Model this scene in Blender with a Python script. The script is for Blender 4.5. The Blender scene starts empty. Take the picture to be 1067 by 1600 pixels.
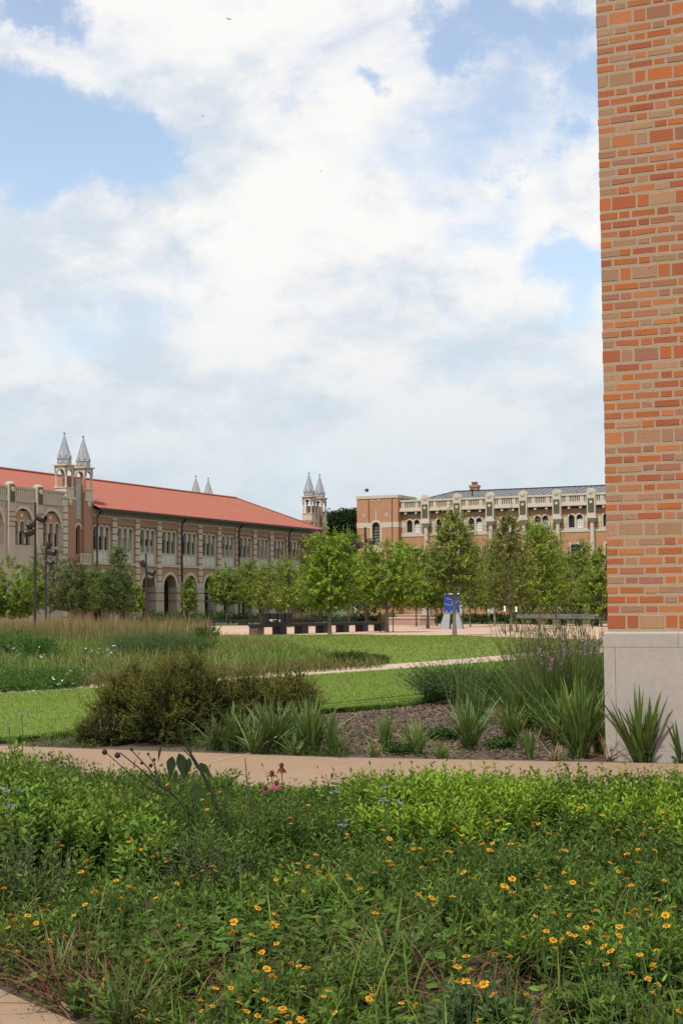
import bpy, math, random
import numpy as np
from mathutils import Matrix, Vector
C = bpy.context.scene.collection
sc = bpy.context.scene

# ------------------------------------------------------------------ camera
F, EYE, ROLL = 2450.0, 1.35, 0.009
PITCH = math.atan(150 / F)
_fw = np.array([0, math.cos(PITCH), math.sin(PITCH)])
_U = np.array([0, -math.sin(PITCH), math.cos(PITCH)])
_r = math.cos(ROLL) * np.array([1., 0, 0]) - math.sin(ROLL) * _U
_u = math.sin(ROLL) * np.array([1., 0, 0]) + math.cos(ROLL) * _U
EYEP = np.array([0, 0, EYE])
def ray(px, py): return _fw + _r * (px - 533.5) / F + _u * (800 - py) / F
def at(px, py, Y):
    d = ray(px, py); return EYEP + d * Y / d[1]
def gr(px, py, z=0.0):
    d = ray(px, py); return EYEP + d * (z - EYE) / d[2]
cam = bpy.data.cameras.new('camera'); cam_o = bpy.data.objects.new('camera', cam); C.objects.link(cam_o)
cam.sensor_fit = 'VERTICAL'; cam.sensor_height = 24; cam.lens = 24 * F / 1600
cam.clip_start = 0.05; cam.clip_end = 6000
M = Matrix.Identity(4)
for i in range(3):
    M[i][0] = _r[i]; M[i][1] = _u[i]; M[i][2] = -_fw[i]; M[i][3] = EYEP[i]
cam_o.matrix_world = M
sc.camera = cam_o
sc.render.resolution_x, sc.render.resolution_y = 682, 1024

# ------------------------------------------------------------------ sun and sky
SUN_EL, SUN_AZ = math.radians(58), math.radians(205)      # azimuth clockwise from +Y
sd = Vector((math.sin(SUN_AZ) * math.cos(SUN_EL), math.cos(SUN_AZ) * math.cos(SUN_EL), math.sin(SUN_EL)))
sun = bpy.data.lights.new('sun', 'SUN'); sun.energy = 4.0; sun.angle = math.radians(3.0); sun.color = (1, .95, .87)
sun_o = bpy.data.objects.new('sun', sun); C.objects.link(sun_o)
sun_o.rotation_euler = (-sd).to_track_quat('-Z', 'Y').to_euler()
sc.view_settings.view_transform = 'Standard'; sc.view_settings.look = 'None'
sc.view_settings.exposure = 0.0; sc.view_settings.gamma = 1
w = bpy.data.worlds.new('World'); sc.world = w; w.use_nodes = True
def world_nodes():
    nt = w.node_tree; N, L = nt.nodes, nt.links
    N.clear()
    def nd(t, **k):
        n = N.new(t)
        for a, b in k.items(): setattr(n, a, b)
        return n
    def val(sock, v):
        if hasattr(v, 'is_linked') or hasattr(v, 'node'): L.new(v, sock)
        else: sock.default_value = v
    def math_(op, a, b=0.0, clamp=False):
        n = nd('ShaderNodeMath', operation=op, use_clamp=clamp); val(n.inputs[0], a); val(n.inputs[1], b); return n.outputs[0]
    def vmath(op, a, b=(0, 0, 0), out=0):
        n = nd('ShaderNodeVectorMath', operation=op); val(n.inputs[0], a); val(n.inputs[1], b); return n.outputs[out]
    def noise(vec, scale, det, rough, dist=0.0):
        n = nd('ShaderNodeTexNoise'); L.new(vec, n.inputs['Vector'])
        for k, v in (('Scale', scale), ('Detail', det), ('Roughness', rough), ('Distortion', dist)): n.inputs[k].default_value = v
        return n.outputs[0]
    def mapr(v, a, b, c=0.0, d=1.0, smooth=True):
        n = nd('ShaderNodeMapRange', interpolation_type='SMOOTHSTEP' if smooth else 'LINEAR')
        L.new(v, n.inputs[0])
        for i, x in enumerate((a, b, c, d)): n.inputs[i + 1].default_value = x
        return n.outputs[0]
    def mix(f, a, b):
        n = nd('ShaderNodeMix', data_type='RGBA'); val(n.inputs[0], f); val(n.inputs[6], a); val(n.inputs[7], b); return n.outputs[2]
    d = nd('ShaderNodeTexCoord').outputs['Generated']
    sky = nd('ShaderNodeTexSky', sky_type='NISHITA', sun_disc=False, sun_elevation=SUN_EL, sun_rotation=SUN_AZ,
             air_density=1.0, dust_density=2.0, ozone_density=1.0)
    sep = nd('ShaderNodeSeparateXYZ'); L.new(d, sep.inputs[0])
    z = math_('MAXIMUM', sep.outputs[2], 0.0)
    zz = math_('ADD', z, 0.28)
    px = math_('DIVIDE', sep.outputs[0], zz); py = math_('DIVIDE', sep.outputs[1], zz)
    cmb = nd('ShaderNodeCombineXYZ'); L.new(px, cmb.inputs[0]); L.new(py, cmb.inputs[1])
    p = cmb.outputs[0]
    big = noise(p, 1.6, 9, .60, .3)
    dsc = vmath('MULTIPLY', d, (1, 1, 1.7)); fine = noise(dsc, 7.5, 9, .60, .25)
    # where the sky opens: soft patches of blue at fixed directions
    dw = vmath('ADD', d, vmath('MULTIPLY', vmath('SUBTRACT', noise_col(nd, L, d), (.5, .5, .5)), (.16, .16, .13)))
    hole = None
    for (x, y, rad, wgt) in HOLES:
        v = ray(x, y); v = v / np.linalg.norm(v)
        df = vmath('MULTIPLY', vmath('SUBTRACT', dw, tuple(v)), (1, 1, 1.7))
        ln = vmath('LENGTH', df, out=1)
        h = mapr(ln, 0.0, rad, wgt, 0.0)
        hole = h if hole is None else math_('MAXIMUM', hole, h)
    dens = math_('ADD', math_('ADD', math_('MULTIPLY', big, 0.6), math_('MULTIPLY', fine, 0.85)), -.03)
    dens = math_('SUBTRACT', dens, hole)
    cover = mapr(dens, .35, .66, .08, 1.0)
    # cloud body: bright tops, soft grey undersides from a slow noise
    sh = noise(dsc, 4.6, 9, .58, .2)
    sh2 = noise(dsc, 13, 7, .6, .2)
    g = mapr(math_('ADD', math_('MULTIPLY', sh, .6), math_('MULTIPLY', sh2, .4)),   .43, .57)
    cloud = mix(g, CLOUD_GREY, CLOUD_WHITE)
    hz = mapr(z, .0, .24, 1.0, 0.0)
    cloud = mix(math_('MULTIPLY', hz, .88), cloud, CLOUD_HORIZON)
    # blue of the sky
    skym = vmath('MULTIPLY', sky.outputs[0], SKY_TINT)
    skym = mix(math_('MULTIPLY', hz, .55), skym, CLOUD_HORIZON)
    cov = math_('MAXIMUM', cover, math_('MULTIPLY', hz, .8))
    col = mix(cov, skym, cloud)
    bg = nd('ShaderNodeBackground'); L.new(col, bg.inputs[0]); bg.inputs[1].default_value = SKY_STRENGTH
    out = nd('ShaderNodeOutputWorld'); L.new(bg.outputs[0], out.inputs[0])
def noise_col(nd, L, d):
    n = nd('ShaderNodeTexNoise'); L.new(d, n.inputs['Vector']); n.inputs['Scale'].default_value = 11; n.inputs['Detail'].default_value = 8
    n.inputs['Roughness'].default_value = .62
    s = nd('ShaderNodeVectorMath', operation='SCALE'); L.new(n.outputs[1], s.inputs[0]); s.inputs[3].default_value = 1.0
    return s.outputs[0]
SKY_STRENGTH = 0.1
HOLES = [(70, 245, .092, .62), (190, 272, .062, .60), (10, 210, .09, .55), (50, 15, .05, .42), (850, 225, .06, .36), (790, 295, .045, .33),
         (880, 425, .06, .46), (710, 55, .055, .34), (840, 40, .06, .34), (910, 130, .05, .36), (600, 120, .03, .3), (905, 230, .05, .42), (830, 190, .17, .25), (760, 330, .07, .2), (620, 60, .16, .12), (150, 120, .14, .10), (300, 420, .2, .06)]
SKY_TINT = (2.5, 2.3, 2.1)
CLOUD_WHITE = (9.9, 9.7, 9.45, 1); CLOUD_GREY = (6.7, 7.5, 8.35, 1); CLOUD_HORIZON = (5.9, 6.95, 7.75, 1)
world_nodes()

# ------------------------------------------------------------------ materials
def mat(name, col, rough=.85, spec=.25, metal=0.0, noise=None, bump=0.0, bscale=40.0, attr=False, trans=0.0, tcoord='Object', brick=None):
    """noise: list of (scale, amount, colour) patches mixed over the base; attr: base colour from the mesh's own 'Col' layer"""
    m = bpy.data.materials.new(name); m.use_nodes = True
    nt = m.node_tree; N, L = nt.nodes, nt.links
    b = N['Principled BSDF']
    b.inputs['Roughness'].default_value = rough; b.inputs['Specular IOR Level'].default_value = spec; b.inputs['Metallic'].default_value = metal
    tc = N.new('ShaderNodeTexCoord'); vec = tc.outputs[tcoord]
    if attr:
        a = N.new('ShaderNodeAttribute'); a.attribute_name = 'Col'; c = a.outputs[0]
    else:
        r_ = N.new('ShaderNodeRGB'); r_.outputs[0].default_value = (*col, 1); c = r_.outputs[0]
    if brick:
        bs, c2, cm = brick
        sp = N.new('ShaderNodeSeparateXYZ'); L.new(vec, sp.inputs[0])
        ad = N.new('ShaderNodeMath'); L.new(sp.outputs[0], ad.inputs[0]); L.new(sp.outputs[1], ad.inputs[1])
        cb = N.new('ShaderNodeCombineXYZ'); L.new(ad.outputs[0], cb.inputs[0]); L.new(sp.outputs[2], cb.inputs[1])
        bt = N.new('ShaderNodeTexBrick'); L.new(cb.outputs[0], bt.inputs[0])
        bt.inputs['Scale'].default_value = 1; bt.inputs['Brick Width'].default_value = bs; bt.inputs['Row Height'].default_value = bs * .36
        bt.inputs['Mortar Size'].default_value = bs * .05; bt.inputs['Mortar Smooth'].default_value = .3
        L.new(c, bt.inputs['Color1']); bt.inputs['Color2'].default_value = (*c2, 1); bt.inputs['Mortar'].default_value = (*cm, 1)
        c = bt.outputs[0]
    for (s, amt, c2) in (noise or []):
        n = N.new('ShaderNodeTexNoise'); L.new(vec, n.inputs['Vector']); n.inputs['Scale'].default_value = s
        n.inputs['Detail'].default_value = 6; n.inputs['Roughness'].default_value = .65
        mr = N.new('ShaderNodeMapRange'); L.new(n.outputs[0], mr.inputs[0]); mr.inputs[1].default_value = .38; mr.inputs[2].default_value = .66
        mr.inputs[3].default_value = 0; mr.inputs[4].default_value = amt
        mx = N.new('ShaderNodeMix'); mx.data_type = 'RGBA'; L.new(mr.outputs[0], mx.inputs[0]); L.new(c, mx.inputs[6])
        mx.inputs[7].default_value = (*c2, 1); c = mx.outputs[2]
    L.new(c, b.inputs['Base Color'])
    if bump:
        n = N.new('ShaderNodeTexNoise'); L.new(vec, n.inputs['Vector']); n.inputs['Scale'].default_value = bscale; n.inputs['Detail'].default_value = 5
        bp = N.new('ShaderNodeBump'); bp.inputs['Strength'].default_value = bump; bp.inputs['Distance'].default_value = .02
        L.new(n.outputs[0], bp.inputs['Height']); L.new(bp.outputs[0], b.inputs['Normal'])
    if trans:
        t = N.new('ShaderNodeBsdfTranslucent'); L.new(c, t.inputs[0])
        ms = N.new('ShaderNodeMixShader'); ms.inputs[0].default_value = trans
        L.new(b.outputs[0], ms.inputs[1]); L.new(t.outputs[0], ms.inputs[2])
        L.new(ms.outputs[0], N['Material Output'].inputs[0])
    return m
MT = dict(
    brick=mat('brick_masonry', (.43, .195, .095), noise=[(.5, .3, (.35, .15, .075)), (3, .25, (.47, .24, .135))], brick=(.22, (.35, .145, .075), (.43, .31, .21))),
    brickd=mat('dark_brick_masonry', (.36, .195, .11), noise=[(.5, .3, (.29, .145, .085)), (3, .25, (.39, .225, .14))], brick=(.22, (.30, .145, .085), (.38, .28, .20))),
    redline=mat('red_brick_band', (.26, .085, .045)),
    stone=mat('limestone', (.50, .44, .36), noise=[(1.2, .35, (.42, .36, .29)), (7, .3, (.55, .49, .41))], bump=.15, bscale=30),
    stoned=mat('weathered_limestone', (.40, .35, .285), noise=[(1.2, .4, (.32, .275, .22)), (6, .35, (.45, .40, .33))], bump=.15, bscale=30),
    cream=mat('cream_stone', (.51, .445, .36), noise=[(2, .35, (.43, .37, .295))]),
    pink=mat('pink_terracotta_stone', (.42, .24, .19), noise=[(2, .5, (.36, .27, .22))]),
    panel=mat('pale_painted_panel', (.55, .55, .46), noise=[(3, .3, (.47, .48, .40))]),
    marble=mat('grey_marble', (.30, .30, .29), noise=[(2.2, .6, (.44, .43, .41))], rough=.4),
    dark=mat('dark_glass', (.012, .014, .016), rough=.12, spec=.6),
    glass=mat('window_glass', (.02, .024, .028), rough=.2, spec=.35),
    shade=mat('window_blind', (.30, .31, .29)),
    bronze=mat('dark_bronze_metal', (.028, .020, .018), rough=.5, spec=.4),
    black=mat('black_metal', (.012, .012, .013), rough=.5, spec=.4, noise=[(4, .5, (.02, .019, .018))]),
    rust=mat('worn_dark_wood', (.10, .075, .06), noise=[(9, .8, (.05, .035, .028)), (2, .4, (.14, .11, .09))]),
    zinc=mat('zinc_sheet', (.36, .37, .385), rough=.42, metal=.55, noise=[(1.2, .5, (.28, .285, .30)), (5, .3, (.45, .455, .46))]),
    slate=mat('grey_standing_seam', (.150, .155, .165), rough=.55, metal=.15, noise=[(.6, .5, (.12, .125, .135)), (4, .3, (.18, .185, .19))]),
    tile=mat('red_clay_tile', (.325, .118, .082), noise=[(.35, .5, (.28, .096, .068)), (2.3, .5, (.36, .15, .11)), (14, .6, (.22, .07, .05))]),
    tiled=mat('ridge_tile', (.27, .06, .04)),
    plaque=mat('green_bronze_plaque', (.075, .085, .05), noise=[(8, .6, (.12, .12, .07))]),
    gold=mat('pale_medallion', (.58, .46, .27)),
    door=mat('brown_door', (.09, .03, .02)),
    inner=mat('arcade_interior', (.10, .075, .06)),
    steel=mat('grey_plate_steel', (.24, .25, .26), rough=.5, metal=.3, noise=[(3, .5, (.24, .245, .25))]),
    blue=mat('blue_paint', (.016, .062, .30), rough=.45, noise=[(2, .5, (.013, .045, .22))]),
    white=mat('white_paint', (.75, .75, .73)),
    greywood=mat('grey_weathered_timber', (.20, .19, .18), noise=[(2, .5, (.27, .26, .24)), (14, .4, (.15, .14, .13))]),
    bark=mat('bark', (.16, .13, .10), noise=[(6, .6, (.24, .21, .17)), (30, .4, (.10, .08, .06))], bump=.3, bscale=50),
    birdf=mat('dark_feathers', (.05, .05, .055)),
)

# ------------------------------------------------------------------ mesh builder
class MB:
    def __init__(s): s.v, s.f, s.m, s.ms = [], [], [], []
    def mi(s, m):
        m = MT[m] if isinstance(m, str) else m
        if m not in s.ms: s.ms.append(m)
        return s.ms.index(m)
    def poly(s, pts, m):
        n = len(s.v); s.v += [tuple(map(float, p)) for p in pts]; s.f.append(tuple(range(n, n + len(pts)))); s.m.append(s.mi(m))
    def add(s, vs, fs, m):
        n = len(s.v); k = s.mi(m); s.v += [tuple(map(float, p)) for p in vs]
        for f in fs: s.f.append(tuple(i + n for i in f)); s.m.append(k)
    def box(s, x0, x1, y0, y1, z0, z1, m):
        s.add([(x0, y0, z0), (x1, y0, z0), (x1, y1, z0), (x0, y1, z0), (x0, y0, z1), (x1, y0, z1), (x1, y1, z1), (x0, y1, z1)],
              [(0, 3, 2, 1), (4, 5, 6, 7), (0, 1, 5, 4), (1, 2, 6, 5), (2, 3, 7, 6), (3, 0, 4, 7)], m)
    def rings(s, rs, m, cap=True):
        n = len(rs[0]); vs = [p for r in rs for p in r]; fs = []
        for i in range(len(rs) - 1):
            for j in range(n):
                a, b = i * n + j, i * n + (j + 1) % n; fs.append((a, b, b + n, a + n))
        if cap: fs.append(tuple(range(n - 1, -1, -1))); fs.append(tuple(range((len(rs) - 1) * n, len(rs) * n)))
        s.add(vs, fs, m)
    def lathe(s, prof, m, c=(0, 0, 0), n=10, ph=0.0):
        s.rings([[(c[0] + r * math.cos(ph + 2 * math.pi * k / n), c[1] + r * math.sin(ph + 2 * math.pi * k / n), c[2] + z) for k in range(n)] for r, z in prof], m)
    def tube(s, pts, rad, m, n=6):
        pts = [Vector(p) for p in pts]; rs = []
        if not hasattr(rad, '__len__'): rad = [rad] * len(pts)
        for i, p in enumerate(pts):
            t = (pts[min(i + 1, len(pts) - 1)] - pts[max(i - 1, 0)]).normalized()
            a = t.cross(Vector((.13, .31, .94))) if abs(t.z) < .9 else t.cross(Vector((1, .1, 0)))
            a.normalize(); b = t.cross(a)
            rs.append([tuple(p + rad[i] * (a * math.cos(2 * math.pi * k / n) + b * math.sin(2 * math.pi * k / n))) for k in range(n)])
        s.rings(rs, m)
    def disc(s, c, r, t, m, n=14):      # a round plate facing -y
        s.rings([[(c[0] + r * math.cos(2 * math.pi * k / n), y, c[2] + r * math.sin(2 * math.pi * k / n)) for k in range(n)] for y in (c[1], c[1] - t)], m)
    def arch_fill(s, cx, hw, zs, x0, x1, z1, y0, y1, m, n=12):
        """wall above a round-headed opening: the spandrel between the arch curve and z1, from x0 to x1, with its underside"""
        xs = [cx - hw * math.cos(math.pi * k / n) for k in range(n + 1)]; zc = [zs + hw * math.sin(math.pi * k / n) for k in range(n + 1)]
        for k in range(n):
            s.poly([(xs[k], y0, zc[k]), (xs[k + 1], y0, zc[k + 1]), (xs[k + 1], y0, z1), (xs[k], y0, z1)], m)
            s.poly([(xs[k], y1, zc[k]), (xs[k + 1], y1, zc[k + 1]), (xs[k + 1], y0, zc[k + 1]), (xs[k], y0, zc[k])], m)
        for a, b in ((x0, cx - hw), (cx + hw, x1)):
            if b - a > 1e-4: s.box(a, b, y0, y1, zs, z1, m)
    def ring(s, cx, zs, r0, r1, y0, y1, m, n=14):
        """half-round moulding proud of the wall"""
        A = [(math.cos(math.pi * k / n), math.sin(math.pi * k / n)) for k in range(n + 1)]
        P = lambda r, y, k: (cx - r * A[k][0], y, zs + r * A[k][1])
        for k in range(n):
            s.poly([P(r0, y0, k), P(r0, y0, k + 1), P(r1, y0, k + 1), P(r1, y0, k)], m)
            s.poly([P(r1, y0, k), P(r1, y0, k + 1), P(r1, y1, k + 1), P(r1, y1, k)], m)
            s.poly([P(r0, y1, k), P(r0, y1, k + 1), P(r0, y0, k + 1), P(r0, y0, k)], m)
    def arch_pane(s, cx, hw, z0, zs, y, m, n=10):
        s.poly([(cx - hw, y, z0), (cx + hw, y, z0)] + [(cx + hw * math.cos(math.pi * k / n), y, zs + hw * math.sin(math.pi * k / n)) for k in range(n + 1)], m)
    def mesh(s, name):
        me = bpy.data.meshes.new(name); me.from_pydata(s.v, [], s.f)
        for m in s.ms: me.materials.append(m)
        me.polygons.foreach_set('material_index', s.m); me.update(); return me
    def build(s, name, parent=None, loc=None, label=None, smooth=False):
        o = bpy.data.objects.new(name, s.mesh(name)); C.objects.link(o)
        if smooth:
            for p in o.data.polygons: p.use_smooth = True
        if parent: o.parent = parent
        if loc is not None: o.location = loc
        if label: o['label'] = label
        return o
def thing(name, label, cat, loc=(0, 0, 0), rot=0.0, group=None):
    o = bpy.data.objects.new(name, None); C.objects.link(o); o.empty_display_size = .2
    o.location = loc; o.rotation_euler = (0, 0, rot); o['label'] = label; o['category'] = cat
    if group: o['group'] = group
    return o
def tag(o, label, cat, group=None, kind=None):
    o['label'] = label; o['category'] = cat
    if group: o['group'] = group
    if kind: o['kind'] = kind
    return o
def dup(o, parent, loc):          # a copy of a part with its sub-parts
    c = o.copy(); C.objects.link(c); c.parent = parent; c.location = loc
    for ch in o.children:
        k = ch.copy(); C.objects.link(k); k.parent = c
    return c
def copy_thing(root, loc, rotz, scale=1.0):
    c = root.copy(); C.objects.link(c); c.location = loc; c.rotation_euler = (0, 0, rotz); c.scale = (scale,) * 3
    for ch in root.children: dup(ch, c, ch.location)
    return c
GA = math.radians(24.3)
uA = np.array([math.sin(GA), math.cos(GA), 0]); uB = np.array([-math.cos(GA), math.sin(GA), 0])
ROT_A = math.atan2(uA[1], uA[0])          # local x along uA, local y into the left building
ROT_R = math.atan2(-uB[1], -uB[0])        # local x along -uB, local y along uA
# ------------------------------------------------------------------ near brick wall on a stone plinth
def brick_mat():
    m = mat('handmade_brick', (.4, .15, .07), rough=.9, spec=.15, attr=True, noise=[(3.5, .10, (.44, .25, .14)), (55, .28, (.30, .13, .075))], bump=.35, bscale=90)
    nt = m.node_tree; N, L = nt.nodes, nt.links; b = N['Principled BSDF']       # dark firing pits
    tc = N.new('ShaderNodeTexCoord'); v = N.new('ShaderNodeTexVoronoi'); v.inputs['Scale'].default_value = 42; L.new(tc.outputs['Object'], v.inputs['Vector'])
    n = N.new('ShaderNodeTexNoise'); n.inputs['Scale'].default_value = 5; L.new(tc.outputs['Object'], n.inputs['Vector'])
    a = N.new('ShaderNodeMapRange'); L.new(v.outputs['Distance'], a.inputs[0]); a.inputs[1].default_value = .12; a.inputs[2].default_value = .2; a.inputs[3].default_value = 1; a.inputs[4].default_value = 0
    c = N.new('ShaderNodeMapRange'); L.new(n.outputs[0], c.inputs[0]); c.inputs[1].default_value = .5; c.inputs[2].default_value = .62
    k = N.new('ShaderNodeMath'); k.operation = 'MULTIPLY'; L.new(a.outputs[0], k.inputs[0]); L.new(c.outputs[0], k.inputs[1])
    src = b.inputs['Base Color'].links[0].from_socket
    mx = N.new('ShaderNodeMix'); mx.data_type = 'RGBA'; L.new(k.outputs[0], mx.inputs[0]); L.new(src, mx.inputs[6]); mx.inputs[7].default_value = (.08, .04, .03, 1)
    L.new(mx.outputs[2], b.inputs['Base Color']); return m
def near_building():
    W0 = gr(946, 1190)
    root = thing('brick_building', 'tall corner of multicoloured brick on a smooth grey limestone plinth beside the path', 'building', W0, ROT_R)
    lime = mat('smooth_limestone', (.325, .29, .262), rough=.8, noise=[(.9, .6, (.265, .23, .203)), (3.3, .5, (.365, .33, .298)), (18, .35, (.44, .39, .35)), (60, .25, (.35, .31, .275))], bump=.12, bscale=70)
    joint = mat('plinth_joint', (.22, .18, .15))
    def chamfered(mb, x0, x1, z0, z1, c, m):
        y0, y1 = 0.0, 5.0
        pr = [(y0, z0), (y0, z1 - c), (y0 + c, z1), (y1, z1), (y1, z0)]
        mb.rings([[(x0 + (c if z > z1 - 1e-6 and x0 < .01 else 0), y, z) for y, z in pr], [(x1, y, z) for y, z in pr]], m)
    mb = MB()
    mb.box(.012, 4.9, .012, 4.9, .0, 1.1, joint)
    mb.box(0, .098, 0, 5, 0, .988, lime); mb.box(.101, 2.4, .0015, 5, 0, .988, lime); mb.box(2.403, 5, .0, 5, 0, .988, lime)
    mb.build('plinth', root)
    mb = MB(); chamfered(mb, -.003, .648, .991, 1.122, .016, lime); chamfered(mb, .651, 1.9, .991, 1.122, .016, lime); chamfered(mb, 1.903, 5, .991, 1.122, .016, lime)
    mb.build('plinth_cap', root)
    # bricks: courses of a Flemish bond with a tall course every few rows
    rng = random.Random(4); V, FC, CO = [], [], []
    pal = [((.40, .115, .036), 6), ((.34, .095, .042), 4), ((.36, .145, .08), 3), ((.30, .135, .092), 2), ((.345, .205, .118), 5), ((.31, .185, .112), 2), ((.41, .15, .058), 4)]
    bag = [c for c, n in pal for _ in range(n)]
    def brick(x0, x1, z0, z1, face, depth=.1):
        col = rng.choice(bag); k = rng.uniform(.86, 1.1); col = [c * k * rng.uniform(.96, 1.04) for c in col]
        j = lambda a=.0035: rng.uniform(-a, a)
        x0 += j(); x1 += j(); z0 += j(.003); z1 += j(.003); c = .0035; pr = rng.uniform(-.002, .002)
        big = (rng.random() < .07)
        co = [[x0, z0], [x1, z0], [x1, z1], [x0, z1]]
        ins = [[x0 + c, z0 + c], [x1 - c, z0 + c], [x1 - c, z1 - c], [x0 + c, z1 - c]]
        if big:                                                   # a chipped corner
            k2 = rng.randrange(4); dx = (1 if k2 in (0, 3) else -1) * rng.uniform(.006, .013); dz = (1 if k2 < 2 else -1) * rng.uniform(.005, .010)
            co[k2][0] += dx; co[k2][1] += dz; ins[k2][0] += dx; ins[k2][1] += dz
        n = len(V)
        def put(u, d, z): V.append((u, d, z) if face == 0 else (d, u, z))
        for u, z in co: put(u, depth, z)
        for u, z in co: put(u + j(.001), .004 + pr, z + j(.001))
        for u, z in ins: put(u, -.0 + pr, z)
        o = (lambda *q: q) if face == 0 else (lambda *q: q[::-1])
        FC.append(o(n + 8, n + 9, n + 10, n + 11))
        for a in range(4):
            b_ = (a + 1) % 4
            FC.append(o(n + 4 + a, n + 4 + b_, n + 8 + b_, n + 8 + a)); FC.append(o(n + a, n + b_, n + 4 + b_, n + 4 + a))
        CO.extend([(*col, 1)] * 12)
    seq = [8, 8, 7, 7, 6, 5, 5, 5, 5, 5, 5, 5]; rows = []; z = 1.152
    for s in seq:
        rows.append((z, .110)); z += .110 + .026
        for _ in range(s): rows.append((z, .0575)); z += .0836
    top = z; x_end, y_end = 4.2, 4.2
    for i, (z0, h) in enumerate(rows):
        for face, end in ((0, x_end), (1, y_end)):
            x = 0.0 if face == 0 else .118
            first = .154 if (i + face) % 2 == 0 else .0985
            seq_ = [first]
            kind = 'h' if first > .12 else 's'
            while True:
                L_ = (first if x < .03 and face == 0 and seq_ else (.0985 if kind == 'h' else .210))
                seq_ = []
                brick(x, min(x + L_, end), z0, z0 + h, face)
                x += L_ + .0155
                if L_ != first or not (x < .2 and face == 0): kind = 's' if kind == 'h' else 'h'
                if x > end - .05: break
    me = bpy.data.meshes.new('brick_wall'); me.from_pydata(V, [], FC)
    ca = me.color_attributes.new('Col', 'FLOAT_COLOR', 'POINT'); ca.data.foreach_set('color', np.array(CO, dtype=np.float32).ravel())
    me.materials.append(brick_mat()); me.update()
    o = bpy.data.objects.new('brick_wall', me); C.objects.link(o); o.parent = root; o.location = (.032, .032, 0)
    mb = MB(); mort = mat('lime_mortar', (.365, .262, .178), rough=.95, noise=[(14, .4, (.315, .222, .145)), (80, .4, (.405, .298, .208))], bump=.4, bscale=120)
    mb.box(.0025, x_end, .0025, y_end, 1.122, top, mort)
    mb.build('mortar_bed', root, (.032, .032, 0))
near_building()

# ------------------------------------------------------------------ the arcaded building on the left
def belfry(mb_stone, mb_roof, x0, y0, s, zb, zt, ztip, tallbase=.75):
    """open square turret: solid base, four corner columns, round arches, flat cap; octagonal zinc drum and spire above"""
    x1, y1 = x0 + s, y0 + s; a = .2; st = 'cream'
    mb_stone.box(x0, x1, y0, y1, zb, zb + tallbase, st); mb_stone.box(x0 - .06, x1 + .06, y0 - .06, y1 + .06, zb + tallbase, zb + tallbase + .09, st)
    zc = zb + tallbase + .09; zs = zt - .8
    for cx in (x0 + .11, x1 - .11):
        for cy in (y0 + .11, y1 - .11):
            mb_stone.lathe([(.12, 0), (.085, .12), (.085, zs - zc - .2), (.14, zs - zc - .04), (.15, zs - zc)], st, (cx, cy, zc), 8)
    cxm, cym, hw = (x0 + x1) / 2, (y0 + y1) / 2, s / 2 - .2
    t = MB()
    for k in range(4):                                            # four arched sides
        p = MB(); p.arch_fill(0, hw, zs, -s / 2, s / 2, zt - .1, -s / 2, -s / 2 + .16, st, 8)
        cs, sn = [(1, 0), (0, 1), (-1, 0), (0, -1)][k]
        p.v = [(cxm + x * cs - y * sn, cym + x * sn + y * cs, z) for x, y, z in p.v]
        mb_stone.add(p.v, p.f, st)
    mb_stone.box(x0 + .1, x1 - .1, y0 + .1, y1 - .1, zt - .12, zt - .1, st)
    mb_stone.box(x0 - .14, x1 + .14, y0 - .14, y1 + .14, zt - .1, zt, st)
    r = s * .5
    mb_roof.lathe([(r * 1.02, 0), (r * 1.02, .5), (r * 1.1, .52), (r * 1.1, .58), (r * 1.0, .68)], 'zinc', (cxm, cym, zt), 8, math.pi / 8)
    mb_roof.lathe([(r * 1.02, .60), (r * .86, .95), (r * .1, ztip - zt - .28), (.05, ztip - zt - .22), (.05, ztip - zt - .12), (.12, ztip - zt - .05), (.09, ztip - zt + .06), (.02, ztip - zt + .1)], 'zinc', (cxm, cym, zt), 8, math.pi / 8)
    for k in range(8):                                            # rolls up the spire, gablets and dark lucarnes, round plaques on the drum
        an = math.pi / 8 + k * math.pi / 4; c_, s_ = math.cos(an), math.sin(an)
        mb_roof.tube([(cxm + c_ * r * .9, cym + s_ * r * .9, zt + .86), (cxm + c_ * r * .1, cym + s_ * r * .1, ztip - .27)], [.03, .015], 'zinc', 4)
        an += math.pi / 8; c_, s_ = math.cos(an), math.sin(an); q = MB()
        q.disc((0, -r * .945, zt + .25), .15, .035, 'zinc', 10); q.disc((0, -r * .98, zt + .25), .085, .02, 'gold', 10)
        q.add([(-.3, -r * .95, zt + .5), (.3, -r * .95, zt + .5), (0, -r * 1.05, zt + .86), (0, -r * .6, zt + .9)], [(0, 1, 2), (0, 2, 3), (1, 3, 2)], 'zinc')
        q.add([(-.085, -r * .72, zt + 1.05), (.085, -r * .72, zt + 1.05), (.07, -r * .62, zt + 1.3), (-.07, -r * .62, zt + 1.3)], [(0, 1, 2, 3)], 'door')
        an += math.pi / 2; c_, s_ = math.cos(an), math.sin(an)
        vs = [(cxm + x * c_ - y * s_, cym + x * s_ + y * c_, z) for x, y, z in q.v]
        for f, mi in zip(q.f, q.m): mb_roof.poly([vs[i] for i in f], q.ms[mi])
def striped_pier(mb, x0, x1, y0, y1, z0, z1, step=.60, band=.11):
    z = z0
    while z < z1 - .05:
        e = min(z + step - band, z1); mb.box(x0, x1, y0, y1, z, e, 'stone')
        if e + band < z1: mb.box(x0 + .02, x1 - .02, y0 + .02, y1, e, e + band, 'redline')
        z += step
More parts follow.
